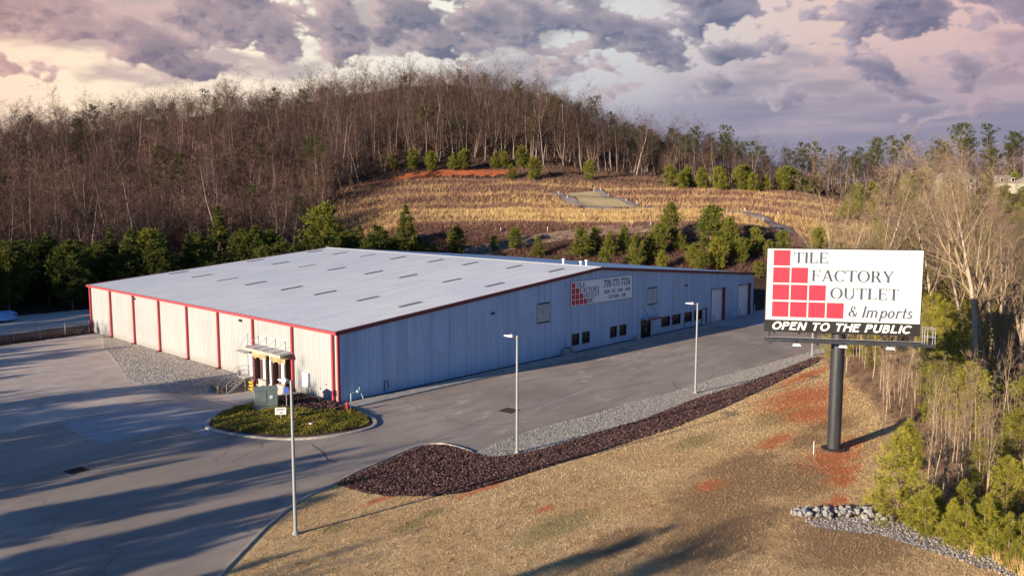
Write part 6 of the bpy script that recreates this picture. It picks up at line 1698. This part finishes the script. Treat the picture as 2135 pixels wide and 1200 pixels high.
DP = poly_points([(1.9, -44.2), (4.6, -46.6), (6.2, -47.4), (5.2, -49.6), (4.4, -52), (4.2, -56), (2, -58), (1.9, -55), (2.4, -51.5), (2.7, -48.6), (1.2, -45.2)], 2600, 84)
stones('gravel', DP, lawn_z(.02), .07, M['pebbles'], 'small grey stones washed along the drain by the pines', 85)
# island ground cover: a mat of small leaves
IV = poly_points([(x * .94 - .35, y * .94) for x, y in ISLAND], 24000, 86, lambda q: ((q[:, 0] + q[:, 1] * .45 < -4.2 + .5 * np.sin(q[:, 0] * 2)) | (q[:, 1] < -3.9 + .3 * np.sin(q[:, 0] * 3))) * 1.0)
def ivy_h(x, y): return .10 * np.sin(x * 1.7 + np.sin(y * 1.3)) * np.sin(y * 1.9 + .7) + .16
def build_ivy():
    g = np.random.default_rng(87); n = len(IV)
    c = np.column_stack([IV, island_z(0)(IV[:, 0], IV[:, 1]) + np.maximum(ivy_h(IV[:, 0], IV[:, 1]), .02) * g.uniform(.2, 1.25, n)])
    a = g.normal(size=(n, 3)); a /= np.linalg.norm(a, axis=1)[:, None]
    b_ = np.cross(a, g.normal(size=(n, 3))); b_ /= np.linalg.norm(b_, axis=1)[:, None]
    s = .062 * g.uniform(.6, 1.4, n)[:, None]
    V = np.stack([c - a*s, c - b_*s*.6, c + a*s, c + b_*s*.6], 1).reshape(-1, 3)
    tn = np.clip(.5 + .3 * np.sin(IV[:, 0] * .9 + 2 * np.sin(IV[:, 1] * .7)) * np.cos(IV[:, 1] * 1.1) + g.normal(0, .2, n), 0, 1)
    tag(mesh_tris('ground_cover', V, np.arange(4 * n).reshape(-1, 4), M['ivy'], tint=np.repeat(tn, 4)), 'low yellow green ground cover on the planted island', 'ground cover', kind='stuff')
build_ivy()

# woods floor on the right: brown brush and leaf litter
gb = np.random.default_rng(88)
BP = []
for k in range(9000):
    f = gb.uniform(0, 7.6); back = abs(gb.normal(0, 1)) * 9
    BP.append(edge_pt(f) + np.array([.55, -.83]) * back + gb.normal(0, .5, 2))
BP = np.array(BP); BP = BP[(azim(BP[:, 0], BP[:, 1]) < 90)]
zz = lambda x, y: np.where(inside(np.column_stack([x, y]), LAWN), lawn_z(.0)(x, y), terrain(x, y) - .05)
tuft_field('undergrowth', BP, zz, gb.uniform(.25, 1.1, len(BP)), 7, .022, .45, M['brush'], 'brown brush and weed stems on the wood floor', 89, cat='undergrowth')
BP2 = np.array([polar(a, d)[:2] for a, d in zip(gb.uniform(66.5, 92, 9000), gb.uniform(120, 315, 9000))])
tuft_field('undergrowth', BP2, lambda x, y: terrain(x, y) - .05, gb.uniform(.5, 1.6, len(BP2)), 7, .06, .5, M['hill_brush'], 'brown brush on the rough ground behind the right hand wood', 90, cat='undergrowth')
BP3 = np.array([polar(a, d)[:2] for a, d in zip(gb.uniform(8, 36, 7000), gb.uniform(182, 275, 7000))])
tuft_field('undergrowth', BP3, lambda x, y: terrain(x, y) - .05, gb.uniform(.6, 2.4, len(BP3)), 8, .08, .5, M['brush_plum'], 'plum brown brush under the left hand hardwoods', 91, cat='undergrowth')
gu = np.random.default_rng(188)
a = gu.uniform(8, 68, 16000); d = np.sqrt(gu.uniform(205 ** 2, 448 ** 2, 16000)); k = d > np.interp(a, [0, 32, 36, 42, 60, 68], [200, 215, 280, 297, 299, 318])
BPH = np.array([polar(p, q)[:2] for p, q in zip(a[k], d[k])])
tuft_field('undergrowth', BPH, lambda x, y: terrain(x, y) - .05, gu.uniform(.7, 2.8, len(BPH)), 9, .085, .7, M['hill_brush'], 'brown saplings and brush filling the hill wood', 189, cat='undergrowth')
# brush on the bank below the field and on the clay bank above it
a = gb.uniform(36, 68, 15000); d = gb.uniform(186, 211, 15000) + np.sin(a * 1.3) * 1.5
BP4 = np.array([polar(p, q)[:2] for p, q in zip(a, d)])
tuft_field('undergrowth', BP4, lambda x, y: terrain(x, y) - .05, gb.uniform(.4, 1.5, len(BP4)), 8, .06, .55, M['brush_plum'], 'plum brown brush on the bank behind the warehouse', 92, cat='undergrowth')
a = gb.uniform(35, 67, 14000); d = gb.uniform(280, 302, 14000)
k = ~((a > 35.4) & (a < 47.2) & (d > 282) & (d < 297) & (gb.random(14000) < .72))
BP5 = np.array([polar(p, q)[:2] for p, q in zip(a[k], d[k])])
tuft_field('undergrowth', BP5, lambda x, y: terrain(x, y) - .05, gb.uniform(.4, 1.3, len(BP5)), 8, .08, .6, M['brush'], 'rusty brush along the clay bank at the hill foot', 93, cat='undergrowth')

# terraced field: tall tan broomsedge in bands, brush between them
def build_field():
    g = np.random.default_rng(94); n = 100000
    az = g.uniform(34.8, 73, n); d = g.uniform(205, 286, n)
    ph = d + 1.6 * np.sin(az * .5) + .7 * np.sin(az * 1.3) + 2.4 * np.sin(az * 2.3 + d * .05) * np.sin(d * .11 + az * .7) + g.normal(0, 1.1, n)
    # rows seen one above the other: (centre, half width, straw share)
    bands = [(209, 3.5, .15), (215.5, 3.2, .85), (222, 2.2, .95), (226, 1.6, .25), (231, 3.6, 1.0), (237, 2.6, 1.0), (242, 1.5, .5), (247, 3.0, .25), (253, 2.4, .75), (258, 2.6, .3), (264, 2.6, .6), (270, 3, .2), (276, 3, .5), (282, 3, .25)]
    straw = np.zeros(n); dens = np.full(n, .75)
    for c, w, s in bands:
        k = np.exp(-((ph - c) / w) ** 2); straw = np.maximum(straw, k * s); dens = np.maximum(dens, k)
    right = sstep(az, 43, 47); straw = straw * (.45 + .55 * right) + .15 * (1 - right)
    keep = (g.random(n) < dens) & (g.random(n) < sstep(az, 73, 66))
    x = CAMP.x + np.sin(np.radians(az)) * d; y = CAMP.y + np.cos(np.radians(az)) * d
    # keep lanes and the mown strip clear
    for pts, w in (([(160, 108.2), (154, 97.3), (151.5, 90.7), (149, 83)], 2.6), ([(148.0, 86.0), (149.5, 79), (153.3, 71.3), (159.5, 61.5), (164, 51.8), (164.5, 42.6), (155.6, 31.6), (148, 23)], 3.0), ([(171.5, 100.5), (165.6, 90.8), (162.6, 79.2), (157.2, 69)], 1.8)):
        for (xa, ya), (xb, yb) in zip(pts[:-1], pts[1:]):
            ux, uy = xb - xa, yb - ya; L2 = ux*ux + uy*uy
            t = np.clip(((x - xa) * ux + (y - ya) * uy) / L2, 0, 1)
            keep &= np.hypot(x - xa - t*ux, y - ya - t*uy) > w
    keep &= ~inside(np.column_stack([x, y]), [(162.5, 106), (171, 99), (165.5, 89), (161.5, 78), (158, 72.5), (151, 81.5), (153.5, 92)])
    nz = np.sin(x * .19 + 2 * np.sin(y * .13)) * np.cos(y * .21 + np.sin(x * .17))
    is_straw = g.random(n) < np.clip(straw * 1.15 - .16 + .16 * nz, 0.01, 1)
    P = np.column_stack([x, y])
    a = keep & is_straw; b_ = keep & ~is_straw
    zf = lambda x, y: terrain(x, y) - .05
    tuft_field('tall_grass', P[a], zf, g.uniform(.7, 1.5, a.sum()), 5, .10, .25, M['straw'], 'tall tan broomsedge in bands across the terraced field', 95, tint=np.clip(.35 + straw[a] * .4 + .2 * nz[a], 0, 1))
    tuft_field('field_brush', P[b_], zf, g.uniform(.4, 1.2, b_.sum()), 5, .09, .5, M['field_brush'], 'low plum brown brush across the terraced field', 96, cat='undergrowth')
build_field()
# the clay bank itself
def clay_z(x, y): return terrain(x, y) + .22
sheet('clay_bank', [polar(p, q) for p, q in ((35.4, 281), (37, 288), (39, 292.5), (42, 295.5), (44.5, 296.5), (46.8, 298), (47.3, 292), (45, 290), (42, 288.5), (39, 286), (37, 282.5))], clay_z, M['clay'], 1.5, 'raw red clay bank cut into the hill foot', wob=.8)
sheet('clay_bank', [polar(52.5, 293), polar(55, 294), polar(58, 296), polar(57.6, 291), polar(55, 290)], clay_z, M['clay'], 1.5, 'small red clay scar at the back of the field', wob=.5)
# verge plants along the fence
FP = np.column_stack([gb.uniform(-38, -1, 1500), np.zeros(1500)]); FP[:, 1] = 57.2 + (FP[:, 0] + 40) * .084 + gb.normal(1.4, .9, 1500)
tuft_field('undergrowth', FP, 0.0, gb.uniform(.3, 1.1, 1500), 8, .04, .5, M['brush_plum'], 'dark weeds along the chain link fence', 97, cat='undergrowth')

# tall straw clumps at the lower right corner
for i, (x, y, s) in enumerate([(3.2, -54.3, 1.0), (2.7, -55.0, 1.2), (3.6, -53.0, .8), (2.3, -55.6, 1.1), (4.0, -52.2, .7)]):
    g = np.random.default_rng(200 + i)
    c = np.column_stack([g.normal(0, .10, (26, 2)), np.zeros(26)])
    V, F, t = blades(c, np.tile([0, 0, 1.0], (26, 1)), 6, .85 * s, .022, .22, g, np.full(26, .8))
    o = mesh_tris('grass_clump', V, F, M['straw'], tint=t); o.location = (x, y, putz(x, y))
    tag(o, 'upright straw coloured grass clump between the seedlings at the lower right', 'grass clump', 'straw clumps by the drain')

# trees along the road left of the yard: outside the picture, they throw the long shadows
def roadside():
    kit = [as_mesh('roadside_pine', pine(220, 10, 2.3, .2, .18, .8, 12, 8, .6, .14, 14, 6, .6, .1), M['bark_pine'], M['needle_dark']),
           as_mesh('roadside_tree', bare_tree(221, 10, .2, .25, (.6, .6, .6), (12, 5, 3), 3, 900, .9, .05, ratio=.42), M['bark_hill'], M['twig_hill']),
           as_mesh('roadside_pine', pine(222, 10, 1.7, .2, .30, 0, 12, 8, .6, .14, 14, 6, .6, .1), M['bark_pine'], M['needle_dark'])]
    g = np.random.default_rng(223); pts = []
    k = tan(SUN_A); te = tan(SUN_EL) / cos(SUN_A)
    # (where the shadow falls, measured along +Y at the wall line; how far its tip reaches in x; kind)
    for v, tip, kind in SHADOWS:
        x0 = -66 + g.uniform(-6, 6); H = (tip - x0) * te
        pts.append((x0, v - x0 * k, 0, kind, H / 10, g.uniform(0, 6.28)))
    for i in range(26):
        x = g.uniform(-42, -12); y = g.uniform(88, 108); pts.append((x, y, 0, 0, g.uniform(.95, 1.3), g.uniform(0, 6.28)))
    instanced('roadside_wood', kit, pts, 'belt of trees along the road left of the yard, throwing long shadows over it')
SHADOWS = [(49.5, -12, 0), (42, -9, 0), (37.5, -15, 2), (33, -17, 0), (27.5, -24, 0), (22, -21, 1), (14, -19, 0), (12, -15, 0), (66, 26, 0), (61.5, 18, 2), (58.5, 6, 2), (56, 2, 1), (52, -8, 0), (47, -5, 2), (44, -3, 0), (40, -15, 0), (35, -19, 0), (30, -22, 0), (25, -20, 0), (18.6, 1, 2), (17.0, -2, 0), (10.5, -6, 0), (8.4, -2, 2), (6.4, -1, 1), (4.4, 1, 0), (2.0, -3, 0), (-.4, -7, 2), (-2.6, -8, 0), (-4.8, -9, 0), (-6.6, -12, 1), (-8.3, -18, 2),
           (-13.6, -8, 2), (-15.2, -11, 0), (-16.2, -13, 1), (-20.6, -11, 2), (-22.0, -15, 0), (-23.6, -19, 0), (-25.0, -23, 2), (-28.8, -21, 2), (-31.0, -23, 1), (-39.6, -4, 2), (-41.3, -9, 1), (-42.6, -6, 2), (-44.6, -10, 1), (-46.5, -8, 2), (71, 20, 0), (76, 15, 0), (81, 12, 0)]
roadside()
